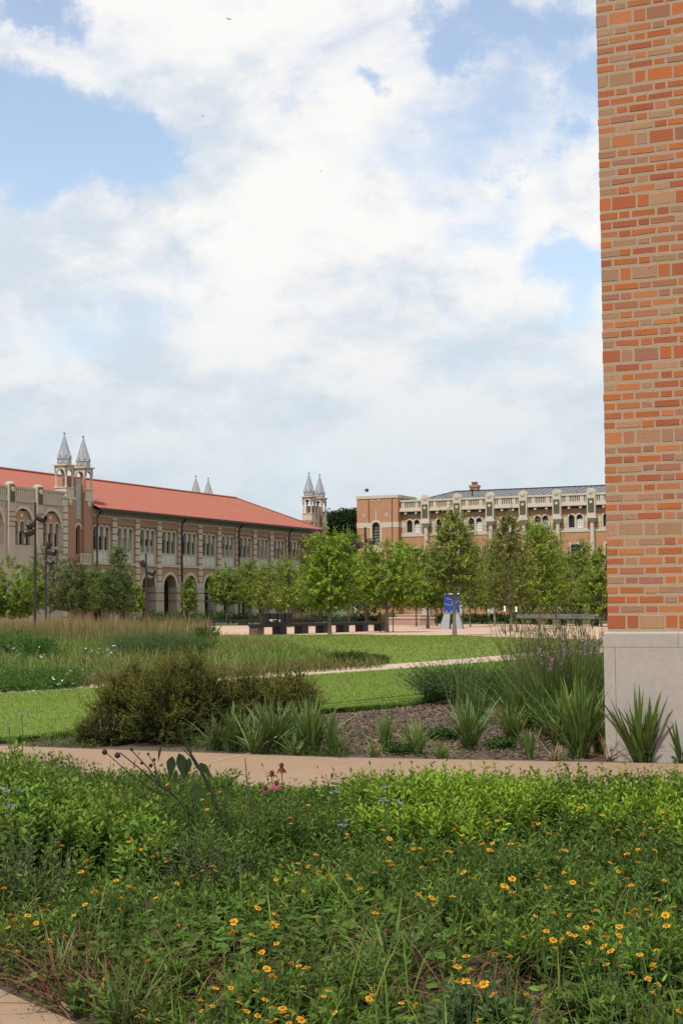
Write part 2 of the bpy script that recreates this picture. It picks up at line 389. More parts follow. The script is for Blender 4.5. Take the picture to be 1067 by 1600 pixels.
def arcade_building():
    P0 = at(250, 951, 150.); P0[2] = 0
    root = thing('arcade_building', 'long brick and stone arcaded building with red tiled roof and silver spires', 'building', P0, ROT_A)
    B, XS = 3.95, -8.03; X0, X1, DEP = -40.0, 34.4, 15.0
    piers = [XS + B * k for k in range(11)]                        # -8.03 .. 31.5
    cents = [XS - B / 2 + B * k for k in range(11)]                # bay centres -10.0 .. 29.5
    xs = [-11.4] + piers + [X1]
    wall = MB(); T = .55
    for k, c in enumerate(cents):
        a, b = xs[k], xs[k + 1]
        wall.box(a, c - 1.5, 0, T, 5.45, 9.75, 'brickd'); wall.box(c + 1.5, b, 0, T, 5.45, 9.75, 'brickd')     # beside the windows
        wall.box(c - 1.5, c + 1.5, 0, T, 9.12, 9.75, 'brickd'); wall.box(c - 1.5, c + 1.5, 0, T, 5.45, 5.66, 'brickd')
        wall.arch_fill(c, 1.22, 3.49, a, b, 5.45, 0, T + .35, 'brickd', 14)
    wall.box(31.45, X1, 0, T, 0, 9.75, 'brickd')
    wall.box(X0, X1 - 1.2, DEP - .4, DEP, 0, 10.3, 'brickd'); wall.box(X1 - .5, X1, T + .36, DEP - .41, 0, 10.3, 'brickd'); wall.box(X0, X0 + .5, .6, DEP - .41, 0, 10.3, 'brickd')
    wall.box(X0 + .6, -16.2, .1, T, 0, 10.3, 'brickd')
    wall.build('wall', root)
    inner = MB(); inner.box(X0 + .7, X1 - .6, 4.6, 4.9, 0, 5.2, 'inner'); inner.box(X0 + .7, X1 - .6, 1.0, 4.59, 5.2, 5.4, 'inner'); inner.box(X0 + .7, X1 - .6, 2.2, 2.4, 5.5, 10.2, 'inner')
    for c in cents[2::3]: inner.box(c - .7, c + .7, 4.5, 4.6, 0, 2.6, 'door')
    inner.build('gallery_interior', root)
    fr = MB(); fr.box(-11.4, X1, -.04, T, 9.75, 9.86, 'stone'); fr.box(-11.4, X1, .10, T, 9.86, 10.28, 'bronze')
    x = -11.3
    while x < X1 - .2: fr.box(x, x + .2, -.02, .1, 9.86, 10.28, 'stoned'); x += .42
    fr.box(-11.4, X1, -.06, T, 10.28, 10.42, 'stoned'); fr.build('frieze', root)
    s = MB()
    for k in range(11): s.box(xs[k] + (.36 if k else 0), xs[k + 1] - .36, -.1, 0, 5.44, 5.62, 'stone')
    s.build('sill_course', root)
    pm = MB(); striped_pier(pm, -.36, .36, -.13, .02, 3.5, 9.74)
    g0 = None
    for k, x in enumerate(piers):
        if g0 is None: g0 = pm.build('pier', root, (x, 0, 0))
        else: dup(g0, root, (x, 0, 0))
    # ground-floor stone piers between the arches, with red bands
    gp = MB()
    for a, b in ((0, 2.12), (2.22, 2.89), (2.99, 3.49)): gp.box(-.74, .74, -.12, .9, a, b, 'stoned')
    for a in (2.12, 2.89): gp.box(-.72, .72, -.10, .88, a, a + .1, 'redline')
    g1 = None
    for x in piers[:-1] + [31.45]:
        if g1 is None: g1 = gp.build('arcade_pier', root, (x, 0, 0))
        else: dup(g1, root, (x, 0, 0))
    ar = MB(); ar.ring(0, 3.49, 1.215, 1.5, -.10, .0, 'stone'); g2 = None
    for c in cents:
        if g2 is None: g2 = ar.build('arch_surround', root, (c, 0, 0))
        else: dup(g2, root, (c, 0, 0))
    def triple(z0, zs, hw, sp, zp, ztop, W, m_fill, stone='stone'):
        """three round-headed lights between slim columns, heavy imposts, panels below"""
        f = MB(); g = MB()
        for k in (-1, 0, 1):
            c = k * sp
            f.arch_fill(c, hw, zs, c - sp / 2 if k > -1 else -W, c + sp / 2 if k < 1 else W, ztop, .12, .4, m_fill, 10)
            f.ring(c, zs, hw - .005, hw + .14, .04, .12, stone, 10)
            g.arch_pane(c, hw, zp, zs, .36, 'glass')
        for c in (-sp / 2, sp / 2):
            f.lathe([(.07, 0), (.07, zs - zp - .75)], 'cream', (c, .12, zp), 8)
            f.box(c - .17, c + .17, .02, .36, zs - .55, zs + .16, stone); f.lathe([(.08, 0), (.17, .22)], stone, (c, .14, zs - .77), 8)
            f.box(c - .055, c + .055, .15, .36, zp, zs - .5, 'cream')
        for c in (-1, 1):
            f.box(min(c * W, c * (1.5 * sp - (sp / 2 - hw))), max(c * W, c * (1.5 * sp - (sp / 2 - hw))), .08, .36, z0, zs, stone)
        if zp > z0 + .3:
            f.box(-W, W, .14, .36, z0, zp - .08, 'panel'); f.box(-W, W, .06, .36, zp - .08, zp, 'cream')
            for c in (-sp / 2, sp / 2): f.lathe([(.06, 0), (.06, zp - z0 - .08)], 'panel', (c, .13, z0), 8)
        else: f.box(-W, W, .04, .36, z0 - .12, z0, stone)
        return f, g
    rg = random.Random(8); w0 = None
    f, g = triple(5.66, 8.54, .335, .92, 6.76, 9.12, 1.5, 'brickd')
    for k, c in enumerate(cents):
        if w0 is None: w0 = f.build('window', root, (c, 0, 0)); g.build('pane', w0); o = w0
        else: o = dup(w0, root, (c, 0, 0))
        if k in (1, 2, 6, 8):                                      # a blind pulled part way
            b = MB(); h = {1: 1.25, 2: .5, 6: .6, 8: 1.2}[k]; zb = 6.8
            for q in (-.92, 0, .92): b.box(q - .33, q + .33, .33, .345, zb, zb + h, 'shade'); b.box(q - .33, q + .33, .30, .33, zb + h, zb + h + .07, 'cream')
            b.build('blind', o)
    # roof: hipped, red tiles in ribs
    rf = MB(); ex0, ex1, ey0, ey1, ze, yr, zr = X0 - .8, X1 + .9, -.75, DEP + .75, 10.45, DEP / 2, 14.0; rx0, rx1 = ex0 + 5.5, 29.4
    def rib(p, q, n0, n1, m='tile'):
        """one slope as a sheet plus rounded ribs running from eave edge to ridge edge"""
        P = [Vector(a) for a in p]; Q = [Vector(a) for a in q]
        rf.poly([P[0], P[1], Q[1], Q[0]] if Q[0] != Q[1] else [P[0], P[1], Q[0]], m)
    xm, ys = -11.6, 1.2; zs_ = ze + (zr - ze) * (ys - ey0) / (yr - ey0)     # the slope starts behind the tower and wing
    rib(((xm, ey0, ze), (ex1, ey0, ze)), ((xm, yr, zr), (rx1, yr, zr)), 0, 0)
    rf.poly([(ex0 + .8, ys, zs_), (xm, ys, zs_), (xm, yr, zr), (rx0, yr, zr)], 'tile')
    rib(((ex1, ey1, ze), (ex0, ey1, ze)), ((rx1, yr, zr), (rx0, yr, zr)), 0, 0)
    rib(((ex1, ey0, ze), (ex1, ey1, ze)), ((rx1, yr, zr), (rx1, yr, zr)), 0, 0)
    rib(((ex0, ey1, ze), (ex0, ey0, ze)), ((rx0, yr, zr), (rx0, yr, zr)), 0, 0)
    x = ex0 + .2; sl = (zr - ze) / (yr - ey0)
    while x < ex1 - .1:                                            # cover tiles
        t = 1.0
        if x > rx1: t = (ex1 - x) / (ex1 - rx1)
        if x < rx0: t = (x - ex0) / (rx0 - ex0)
        y1, z1 = ey0 + (yr - ey0) * t, ze + (zr - ze) * t
        ya, za = (ey0 - .02, ze) if x > xm else (ys, zs_)
        rf.add([(x - .08, ya, za), (x, ya, za + .075), (x + .08, ya, za), (x - .08, y1, z1), (x, y1, z1 + .07), (x + .08, y1, z1)], [(0, 1, 4, 3), (1, 2, 5, 4)], 'tile')
        x += .29
    y = ey0 + .2
    while y < ey1 - .1:
        t = (y - ey0) / (yr - ey0) if y < yr else (ey1 - y) / (ey1 - yr)
        x1, z1 = ex1 + (rx1 - ex1) * t, ze + (zr - ze) * t
        rf.add([(ex1 + .02, y - .08, ze), (ex1 + .02, y, ze + .075), (ex1 + .02, y + .08, ze), (x1, y - .08, z1), (x1, y, z1 + .07), (x1, y + .08, z1)], [(0, 1, 4, 3), (1, 2, 5, 4)], 'tile')
        y += .29
    roof = rf.build('roof', root)
    rd = MB(); x = rx0
    while x < rx1: rd.tube([(x, yr, zr + .05), (x + .36, yr, zr + .09)], [.12, .15], 'tiled', 6); x += .38
    for k in range(28):
        t0, t1 = k / 28, (k + .95) / 28; a = Vector((ex1, ey0, ze)); b = Vector((rx1, yr, zr)); rd.tube([a.lerp(b, t0) + Vector((0, 0, .06)), a.lerp(b, t1) + Vector((0, 0, .08))], [.1, .13], 'tile', 6)
    rd.build('ridge_cap', roof)
    gt = MB(); gt.box(-11.4, ex1, ey0 - .14, ey0 + .12, ze - .2, ze - .03, 'bronze'); gt.box(ex1 - .12, ex1 + .14, ey0 + .13, ey1, ze - .2, ze - .03, 'bronze')
    gt.box(-11.4, ex1 - .13, ey0 + .13, .0, ze - .1, ze - .05, 'bronze'); gt.build('gutter', root)
    dm = MB(); dm.tube([(0, -.72, 10.3), (.05, -.6, 10.1), (.0, -.3, 9.75), (0, -.24, 9.4), (0, -.24, .1)], .09, 'bronze', 8); d0 = None
    for x in (-11.15, piers[3] + .02, piers[6] + .02, piers[9]):
        if d0 is None: d0 = dm.build('downspout', root, (x, 0, 0))
        else: dup(d0, root, (x, 0, 0))
    # tower with two open belfries
    def tower(xa, ya, zoff=0.0, back=False):
        tw = MB(); z = zoff; d = 1.5
        tw.box(xa - 4.6, xa - 2.75, ya, ya + d, 0, 11.25 + z, 'brickd'); tw.box(xa - 1.45, xa, ya, ya + d, 0, 11.25 + z, 'brickd')
        tw.box(xa - 2.75, xa - 1.45, ya + .25, ya + d, 9.3, 13.0 + z, 'brickd'); tw.box(xa - 2.75, xa - 1.45, ya + .25, ya + d, 0, 6.3, 'brickd')
        tw.arch_fill(xa - 2.1, .36, 8.5, xa - 2.75, xa - 1.45, 9.3, ya + .25, ya + .6, 'brickd'); tw.box(xa - 2.75, xa - 2.46, ya + .25, ya + .8, 6.3, 8.5, 'brickd'); tw.box(xa - 1.74, xa - 1.45, ya + .25, ya + .8, 6.3, 8.5, 'brickd')
        tw.box(xa - 2.75, xa - 1.45, ya + .85, ya + d, 6.3, 9.29, 'brickd')
        for px_ in (xa - 2.95, xa - 1.45): tw.box(px_, px_ + .2, ya - .02, ya + .3, 11.25 + z, 13.0 + z, 'brickd')
        to = tw.build('tower', root)
        a = MB(); a.box(xa - 2.45, xa - 1.75, ya + .17, ya + .25, 9.35, 12.9 + z, 'marble'); a.ring(xa - 2.1, 8.5, .355, .56, ya + .15, ya + .25, 'stone')
        a.box(xa - 4.6, xa - 2.76, ya - .08, ya, 4.7, 5.0, 'stone'); a.box(xa - 1.44, xa, ya - .08, ya, 4.7, 5.0, 'stone'); a.box(xa - 4.66, xa - 2.8, ya - .06, ya + .001, 11.0 + z, 11.25 + z, 'stone'); a.box(xa - 1.4, xa + .06, ya - .06, ya + .001, 11.0 + z, 11.25 + z, 'stone')
        for c in (xa - 3.65, xa - .72): md = MB(); md.disc((c, ya + .01, 10.75 + z), .26, .08, 'stone'); md.disc((c, ya - .07, 10.75 + z), .12, .02, 'gold'); md.build('medallion', to)
        a.build('stone_trim', to)
        g = MB(); g.arch_pane(xa - 2.1, .36, 6.3, 8.5, ya + .55, 'dark'); g.build('pane', to)
        if not back:
            q = MB(); q.box(xa - 2.7, xa - 1.1, ya - .5, ya, 5.35, 5.5, 'stone'); q.box(xa - 2.7, xa - 1.1, ya - .5, ya - .4, 6.2, 6.32, 'stone')
            for k in range(7): q.box(xa - 2.65 + .24 * k, xa - 2.55 + .24 * k, ya - .49, ya - .41, 5.5, 6.2, 'stone')
            q.build('balcony', to)
        for xb in (xa - 4.25, xa - 1.3):
            s_, r_ = MB(), MB(); belfry(s_, r_, xb, ya, 1.22, 11.25 + z, 14.05 + z, 16.85 + z); b = s_.build('belfry', root); r_.build('spire', b)
    tower(-11.4, 0.0); tower(40.3, 1.0, .42); tower(33.2, 12.2, 0, True)
    # stone-faced wing left of the tower
    wg = MB(); wx0 = -40.0; Y = -.35
    wc = [-18.3, -22.4, -26.5, -30.6, -34.7, -38.8]
    for k, c in enumerate(wc):
        a, b = c - 2.05, c + 2.05
        wg.box(a, c - 1.42, Y, .1, 6.7, 10.0, 'stoned'); wg.box(c + 1.42, b, Y, .1, 6.7, 10.0, 'stoned'); wg.box(a, b, Y, .1, 0, 6.7, 'stoned')
        wg.arch_fill(c, 1.42, 8.45, c - 1.42, c + 1.42, 10.0, Y, .1, 'stoned')
        for j in range(8): wg.box(a + .25 + .5 * j, a + .275 + .5 * j, Y - .012, Y + .01, 9.75, 10.0, 'bronze')
    wg.box(wx0, -16.2, Y - .0, .1, 10.0, 10.3, 'stoned'); wg.box(wx0, -16.2, Y - .12, .1, 10.3, 10.42, 'stoned'); wg.build('stone_front', root)
    wt = MB(); wt.arch_fill(0, .001, 8.45, -.01, .01, 8.46, Y, .1, 'stone')
    f, g = triple(6.8, 8.47, .30, .90, 6.85, 8.95, 1.42, 'brickd', 'stoned'); f.ring(0, 8.45, 1.36, 1.62, -.08, .02, 'stone', 16)
    f.arch_fill(0, .01, 8.9, -1.2, 1.2, 9.25, .14, .3, 'brickd', 2); f.box(-.9, .9, .14, .3, 9.25, 9.62, 'brickd'); f.disc((0, .14, 9.25), .18, .04, 'gold')
    w1 = None
    for c in wc[:5]:
        if w1 is None: w1 = f.build('window', root, (c, Y + .02, 0)); g.build('pane', w1)
        else: dup(w1, root, (c, Y + .02, 0))
    pp = MB(); x = wx0
    while x < -16.3:
        pp.box(x, x + .17, Y, Y + .12, 10.75, 11.4, 'stone'); x += .27
    pp.box(wx0, -16.2, Y - .03, Y + .3, 10.42, 10.75, 'stoned'); pp.box(wx0, -16.2, Y - .06, Y + .3, 11.4, 11.58, 'stoned'); pp.box(wx0, -16.2, Y + .16, Y + .22, 10.75, 11.4, 'pink'); pp.build('parapet', root)
    po = MB(); po.box(-.42, .42, Y - .25, Y + .2, 5.2, 11.7, 'stoned'); po.lathe([(.42, 0), (.36, .14), (.2, .22)], 'stoned', (0, Y, 11.7), 10)
    for z in (9.4, 9.0, 8.6, 8.2): po.box(-.43, .43, Y - .26, Y - .24, z, z + .09, 'redline')
    pl = MB(); pl.box(-.3, .3, Y - .30, Y - .25, 10.25, 11.6, 'plaque'); pl.disc((0, Y - .30, 11.3), .22, .05, 'gold'); p0 = None
    for c in (-20.3, -24.2, -28.5, -32.6):
        if p0 is None: p0 = po.build('pilaster', root, (c, 0, 0)); pl.build('plaque', p0)
        else: dup(p0, root, (c, 0, 0))
    q = MB(); striped_pier(q, -16.7, -16.02, Y - .1, .15, .2, 11.2, .6, .1); q.build('quoin_strip', root)
arcade_building()

# ------------------------------------------------------------------ the balustraded building on the right
def balustrade_building():
    P0 = at(780, 951, 150.); P0[2] = 0
    root = thing('balustraded_building', 'orange brick building with stone balustrade, columns and grey metal roof', 'building', P0, ROT_R)
    X0, X1, DEP, T = -10.0, 31.0, 13.0, .5; BW = 3.31
    pil = [-7.27 + BW * k for k in range(12)]; cen = [-8.72] + [-5.62 + BW * k for k in range(11)]
    W = MB(); xs = [X0] + pil[:12]
    ends = [(xs[k], xs[k + 1]) for k in range(12)]
    for (a, b), c in zip(ends, cen):
        W.box(a, c - .82, 0, T, 8.63, 10.5, 'brick'); W.box(c + .82, b, 0, T, 8.63, 10.5, 'brick'); W.box(c - .82, c + .82, 0, T, 10.12, 10.5, 'brick')
        W.box(a, b, 0, T, 7.15, 8.27, 'brick'); W.box(a, c - .5, 0, T, 4.9, 7.15, 'brick'); W.box(c + .5, b, 0, T, 4.9, 7.15, 'brick'); W.box(a, b, 0, T, 0, 4.9, 'brick')
    W.box(X0, X1, DEP - T, DEP, 0, 10.5, 'brick'); W.box(X1 - T, X1, T + .01, DEP - T - .01, 0, 10.5, 'brick'); W.box(X0 + .1, X0 + .5, T + .01, DEP - T - .01, 0, 10.5, 'brick')
    W.build('wall', root)
    S = MB()
    for (a, b), c in zip(ends, cen):
        for p, q in ((a, c - .84), (c + .84, b)): S.box(p, q, -.03, 0, 9.2, 9.72, 'cream')
        S.box(a, b, -.05, T, 8.27, 8.63, 'cream')
    S.build('belt_course', root); Sj = MB(); c = 0; j0 = None
    for s in (-1, 1):                                              # toothed jambs and small lozenges round each window pair
        for k in range(4):
            x = s * .92; l = .2 if k % 2 else .1; z = 8.63 + .145 * k
            Sj.box(min(x, x + s * l), max(x, x + s * l), -.025, 0, z, z + .145, 'cream')
    for dx, dz in ((0, .0), (.2, .06), (-.2, .06), (.42, -.03), (-.42, -.03), (.62, .0), (-.62, .0), (0, .16)): Sj.disc((dx, 0, 10.32 + dz * .9), .045, .03, 'cream', 4)
    for c in cen:
        if j0 is None: j0 = Sj.build('window_ornament', root, (c, 0, 0))
        else: dup(j0, root, (c, 0, 0))
    f = MB(); g = MB(); bl = MB()
    for k in (-1, 1):
        c = .385 * k
        f.arch_fill(c, .29, 9.62, -.82 if k < 0 else 0, 0 if k < 0 else .82, 10.12, -.02, .3, 'brick', 10); f.ring(c, 9.62, .285, .43, -.06, -.02, 'cream', 12)
        g.arch_pane(c, .29, 8.66, 9.62, .2, 'glass')
        for j in (1, 2, 3, 4): f.box(c - .29, c + .29, .17, .19, 8.66 + .24 * j, 8.69 + .24 * j, 'bronze')
        for j in (-.1, .1): f.box(c + j - .012, c + j + .012, .165, .185, 8.66, 9.85, 'bronze')
    for a, b in ((-.82, -.675), (-.095, .095), (.675, .82)): f.box(a, b, -.05, .3, 8.63, 9.62, 'cream')
    bl.box(.1, .67, .21, .22, 8.66, 9.6, 'white')
    w0 = None
    for k, c in enumerate(cen):
        if w0 is None: w0 = f.build('arched_window', root, (c, 0, 0)); g.build('pane', w0); o = w0
        else: o = dup(w0, root, (c, 0, 0))
        if k in (0, 4): b = MB(); b.box(.1, .67, .18, .195, 8.66, 9.5, 'white'); b.box(-.67, -.1, .18, .195, 8.66, 9.3 if k == 4 else 8.7, 'white'); b.build('blind', o)
    f = MB(); g = MB(); f.box(-.66, .66, -.06, .0, 7.1, 7.28, 'cream'); f.box(-.66, -.5, -.05, .0, 4.9, 7.1, 'cream'); f.box(.5, .66, -.05, .0, 4.9, 7.1, 'cream'); f.box(-.7, .7, -.08, .0, 4.75, 4.9, 'cream')
    f.box(-.03, .03, .1, .2, 4.9, 7.1, 'bronze'); f.box(-.5, .5, .1, .2, 6.3, 6.38, 'bronze'); g.box(-.5, .5, .22, .24, 4.9, 7.15, 'glass'); w0 = None
    for c in cen:
        if w0 is None: w0 = f.build('square_window', root, (c, 0, 0)); g.build('pane', w0)
        else: dup(w0, root, (c, 0, 0))
    cn = MB(); cn.box(X0, X1, -.02, T, 10.5, 10.72, 'plaque'); cn.box(X0, X1, -.5, T, 10.72, 10.86, 'cream'); cn.box(X0, X1, -.42, T, 10.86, 11.02, 'cream')
    x = X0 + .5
    while x < X1: cn.box(x, x + .22, -.42, -.02, 10.46, 10.72, 'cream'); x += 1.1
    cn.build('cornice', root)
    bd = MB(); x = X0 + .1
    while x < X1 - .2: bd.box(x, x + .085, -.3, -.18, 11.06, 11.68, 'cream'); x += .175
    for k in range(12):
        for q in (.95, 2.35): bd.box(pil[k] - BW + q - .15, pil[k] - BW + q + .15, -.32, -.16, 11.06, 11.68, 'cream')
    bd.box(X0, X1, -.34, -.14, 11.02, 11.08, 'cream'); bd.box(X0, X1, -.38, -.1, 11.68, 11.86, 'cream'); bd.box(X0, X1, -.10, -.06, 11.08, 11.68, 'stoned'); bd.build('balustrade', root)
    p = MB(); p.box(-.41, .41, -.62, .0, 9.72, 11.95, 'stone'); p.box(-.5, .5, -.7, 0, 9.48, 9.72, 'stone'); p.lathe([(.24, 0), (.3, .1), (.45, .3)], 'stone', (0, -.32, 9.14), 10)
    p.rings([[(math.cos(math.pi * k / 10) * .41, y, 11.95 + .36 * math.sin(math.pi * k / 10)) for k in range(11)] for y in (-.05, -.62)], 'stone'); p.disc((0, -.62, 12.0), .24, .06, 'cream'); p.disc((0, -.68, 12.0), .13, .03, 'stone')
    pq = MB(); pq.box(-.29, .29, -.66, -.62, 10.05, 11.35, 'plaque'); pq.disc((0, -.66, 11.0), .14, .05, 'gold')
    col = MB(); col.lathe([(.3, 0), (.3, .15), (.24, .25), (.225, 3.2), (.2, 6.14), (.24, 6.14)], 'cream', (0, -.32, 3.0), 12); col.box(-.4, .4, -.7, 0, 0, 3.0, 'stone'); p0 = None
    for k, x in enumerate(pil):
        if p0 is None: p0 = p.build('pilaster', root, (x, 0, 0)); pq.build('plaque', p0); col.build('column', p0)
        else: dup(p0, root, (x, 0, 0))
    # roof with standing seams
    R = MB(); ex0, ex1, ey0, ey1, ze, yr, zr = -9.9, X1, .6, DEP - .5, 11.55, 7.0, 13.05; rx0 = -7.0
    R.poly([(ex0, ey0, ze), (ex1, ey0, ze), (ex1, yr, zr), (rx0, yr, zr)], 'slate'); R.poly([(ex1, ey1, ze), (ex0, ey1, ze), (rx0, yr, zr), (ex1, yr, zr)], 'slate'); R.poly([(ex0, ey1, ze), (ex0, ey0, ze), (rx0, yr, zr)], 'slate')
    x = ex0 + .3
    while x < ex1:
        t = min(1, (x - ex0) / (rx0 - ex0)); R.tube([(x, ey0, ze + .03), (x, ey0 + (yr - ey0) * t, ze + (zr - ze) * t + .03)], .03, 'slate', 4); x += .55
    R.tube([(rx0, yr, zr + .04), (ex1, yr, zr + .04)], .07, 'bronze', 5); R.tube([(ex0, ey0, ze + .04), (rx0, yr, zr + .04)], .06, 'slate', 5); roof = R.build('roof', root)
    ch = MB(); ch.box(-5.55, -4.75, 7.6, 8.4, 12.2, 13.5, 'brickd'); ch.box(-5.63, -4.67, 7.52, 8.48, 13.5, 13.72, 'brickd'); ch.lathe([(.3, 0), (.3, .22), (.34, .24), (.34, .32)], 'tiled', (-5.15, 8, 13.72), 10); ch.build('chimney', roof)
    rdm = MB(); rdm.tube([(-1.15, 3.2, 12.42), (0, -.05, 11.2)], .04, 'bronze', 5); r0 = None
    for k, x in enumerate(pil):
        if r0 is None: r0 = rdm.build('stay_rod', root, (x + 2.0, 0, 0))
        else: dup(r0, root, (x + 2.0, 0, 0))
    v = MB(); v.lathe([(.06, 0), (.06, .6), (.2, .62), (.2, .8)], 'bronze', (-4.0, 4.0, 12.2), 8); v.build('roof_vent', roof); v = MB(); v.box(-4.9, -4.6, 2.0, 2.4, 11.9, 12.5, 'bronze'); v.build('roof_vent', roof)
    # end tower
    t = MB(); a, b, Y = -14.4, -10.0, -.8
    cx = -12.35
    t.box(a, cx - .5, Y, 4, 0, 12.1, 'brick'); t.box(cx + .5, b, Y, 4, 0, 12.1, 'brick'); t.arch_fill(cx, .42, 9.35, cx - .5, cx + .5, 12.1, Y, Y + .5, 'brick'); t.box(cx - .5, cx + .5, Y, 4, 0, 7.5, 'brick')
    t.box(cx - .5, cx - .42, Y, Y + .5, 7.5, 9.35, 'brick'); t.box(cx + .42, cx + .5, Y, Y + .5, 7.5, 9.35, 'brick'); t.box(cx - .5, cx + .5, Y + .55, 4, 7.5, 12.1, 'brick'); to = t.build('tower', root)
    k = MB(); k.box(a - .06, b + .06, Y - .06, 4.05, 12.1, 12.4, 'cream')
    k.box(a - .03, cx - .6, Y - .03, Y, 9.2, 9.72, 'cream'); k.box(cx + .6, b + .03, Y - .03, Y, 9.2, 9.72, 'cream'); k.box(b, b + .03, Y, -.06, 9.2, 9.72, 'cream')
    k.ring(cx, 9.35, .415, .62, Y - .06, Y, 'cream'); k.box(cx - .62, cx - .42, Y - .06, Y, 7.5, 9.35, 'cream'); k.box(cx + .42, cx + .62, Y - .06, Y, 7.5, 9.35, 'cream'); k.box(cx - .05, cx + .05, Y - .05, Y, 9.98, 10.9, 'cream')
    for dx in (-1.3, 1.15): kk = MB(); kk.add([(cx + dx - .2, Y - .03, 10.45), (cx + dx, Y - .03, 10.15), (cx + dx + .2, Y - .03, 10.45), (cx + dx, Y - .03, 10.75)], [(0, 1, 2, 3)], 'stoned'); kk.build('lozenge', to)
    for dx in (-.4, .35): kk = MB(); kk.disc((cx + dx, Y, 11.9), .09, .05, 'cream', 8); kk.build('stud', to)
    k.build('stone_trim', to)
    bl = MB(); bl.box(cx - .8, cx + .8, Y - .5, Y, 6.7, 6.85, 'cream'); bl.box(cx - .8, cx + .8, Y - .5, Y - .4, 7.4, 7.5, 'cream')
    for j in range(6): bl.box(cx - .72 + .27 * j, cx - .6 + .27 * j, Y - .49, Y - .41, 6.85, 7.4, 'cream')
    bl.build('balcony', to); g = MB(); g.arch_pane(cx, .42, 7.5, 9.35, Y + .3, 'glass')
    for j in range(6): g.box(cx - .42, cx + .42, Y + .26, Y + .28, 7.7 + .3 * j, 7.74 + .3 * j, 'stoned')
    for j in (-.14, .14): g.box(cx + j - .015, cx + j + .015, Y + .255, Y + .275, 7.5, 9.7, 'stoned')
    g.build('pane', to)
    for j in (-12.6 - .6, -10.75): pass
    sd_ = MB(); sd_.tube([(-13.0 - .1, Y - .06, 12.1), (-13.1, Y - .06, 9.75)], .03, 'bronze', 4); sd_.tube([(-10.62, Y - .06, 12.1), (-10.62, Y - .06, 4)], .03, 'bronze', 4); sd_.build('conduit', to)
    m = MB(); m.tube([(-14.0, 1, 12.4), (-14.0, 1, 13.0)], .05, 'white', 6); m.lathe([(.06, 0), (.2, .05), (.22, .2), (.1, .32)], 'bronze', (-14.08, 1, 12.95), 8); m.build('roof_light', to)
balustrade_building()
# ------------------------------------------------------------------ ground, paths, lawns
def sheet(name, pts, z, m, thick=0.0):
    mb = MB()
    if thick:
        n = len(pts); mb.poly([(p[0], p[1], z) for p in pts], m)
        for i in range(n): a, b = pts[i], pts[(i + 1) % n]; mb.poly([(a[0], a[1], z - thick), (b[0], b[1], z - thick), (b[0], b[1], z), (a[0], a[1], z)], m)
    elif isinstance(pts, tuple):
        for a, b, c, d in zip(pts[0][:-1], pts[0][1:], pts[1][1:], pts[1][:-1]): mb.poly([(q[0], q[1], z) for q in (a, b, c, d)], m)
    else: mb.poly([(p[0], p[1], z) for p in pts], m)
    o = mb.build(name); o['kind'] = 'structure'
    return o
G2 = lambda L: [gr(*p)[:2] for p in L]
def extend(L, d0, d1):
    a, b = L[0] - L[1], L[-1] - L[-2]
    return [L[0] + a / np.linalg.norm(a) * d0] + list(L) + [L[-1] + b / np.linalg.norm(b) * d1]
def smooth(L, k=2):
    for _ in range(k):
        q = [L[0]]
        for a, b in zip(L[:-1], L[1:]): q += [a * .75 + b * .25, a * .25 + b * .75]
        L = q + [L[-1]]
    return L
soil = mat('garden_soil', (.075, .05, .034), noise=[(1.5, .5, (.11, .075, .05)), (22, .6, (.045, .03, .022))], bump=.6, bscale=60)
mulchm = mat('bark_mulch', (.105, .075, .057), noise=[(2.5, .5, (.075, .055, .043)), (35, .6, (.13, .10, .08))], bump=.8, bscale=70)
lawnm = mat('mown_turf', (.115, .165, .018), noise=[(.25, .45, (.14, .185, .026)), (1.3, .4, (.09, .14, .016)), (9, .35, (.15, .19, .035))], bump=.5, bscale=60)
fieldm = mat('rough_ground', (.07, .09, .03), noise=[(.06, .5, (.10, .10, .045)), (.6, .4, (.05, .075, .022))])
concm = mat('tan_concrete', (.30, .20, .128), noise=[(.7, .55, (.245, .16, .102)), (3.2, .45, (.335, .228, .15)), (14, .3, (.24, .16, .105)), (110, .5, (.22, .15, .10))], bump=.12, bscale=160, rough=.9)
conc2 = mat('pale_path_concrete', (.42, .325, .235), noise=[(.8, .4, (.37, .28, .20)), (5, .3, (.45, .35, .26))], rough=.9)
gravm = mat('pink_gravel', (.46, .315, .22), noise=[(.35, .4, (.40, .265, .18)), (3, .4, (.50, .35, .25)), (40, .5, (.36, .25, .18))], bump=.3, bscale=80)
sheet('ground', [(-1500, -300), (1500, -300), (1500, 3000), (-1500, 3000)], 0, fieldm)
# near path: its far edge runs along the plant bed and the stone plinth
B0, B1 = gr(50, 1170)[:2], gr(1067, 1197)[:2]; bd = (B1 - B0) / np.linalg.norm(B1 - B0); bn = np.array([bd[1], -bd[0]])
back = extend([B0, gr(533, 1187)[:2], B1], 18, 12); front = [p + bn * 2.6 for p in back]
sheet('near_path', (back, front), .02, concm)
joint = MB(); jm = mat('path_joint', (.56, .42, .30))
for s in (-5.4, -.78, 3.9):
    c = (B0 + B1) / 2 + bd * s; dv = bn
    for k in range(1): joint.poly([(c[0], c[1], .0235), (c[0] + bd[0] * .016, c[1] + bd[1] * .016, .0235), (c[0] + dv[0] * 2.6 + bd[0] * .016, c[1] + dv[1] * 2.6 + bd[1] * .016, .0235), (c[0] + dv[0] * 2.6, c[1] + dv[1] * 2.6, .0235)], jm)
joint.build('path_joint_lines')['kind'] = 'structure'
CPE = [np.array(p) for p in ((-6.0, 12.1), (-3.4, 8.55), (-1.23, 5.66), (-.9, 5.22), (0.0, 4.05), (.8, 2.9), (2.4, .6), (3.5, -2.0))]
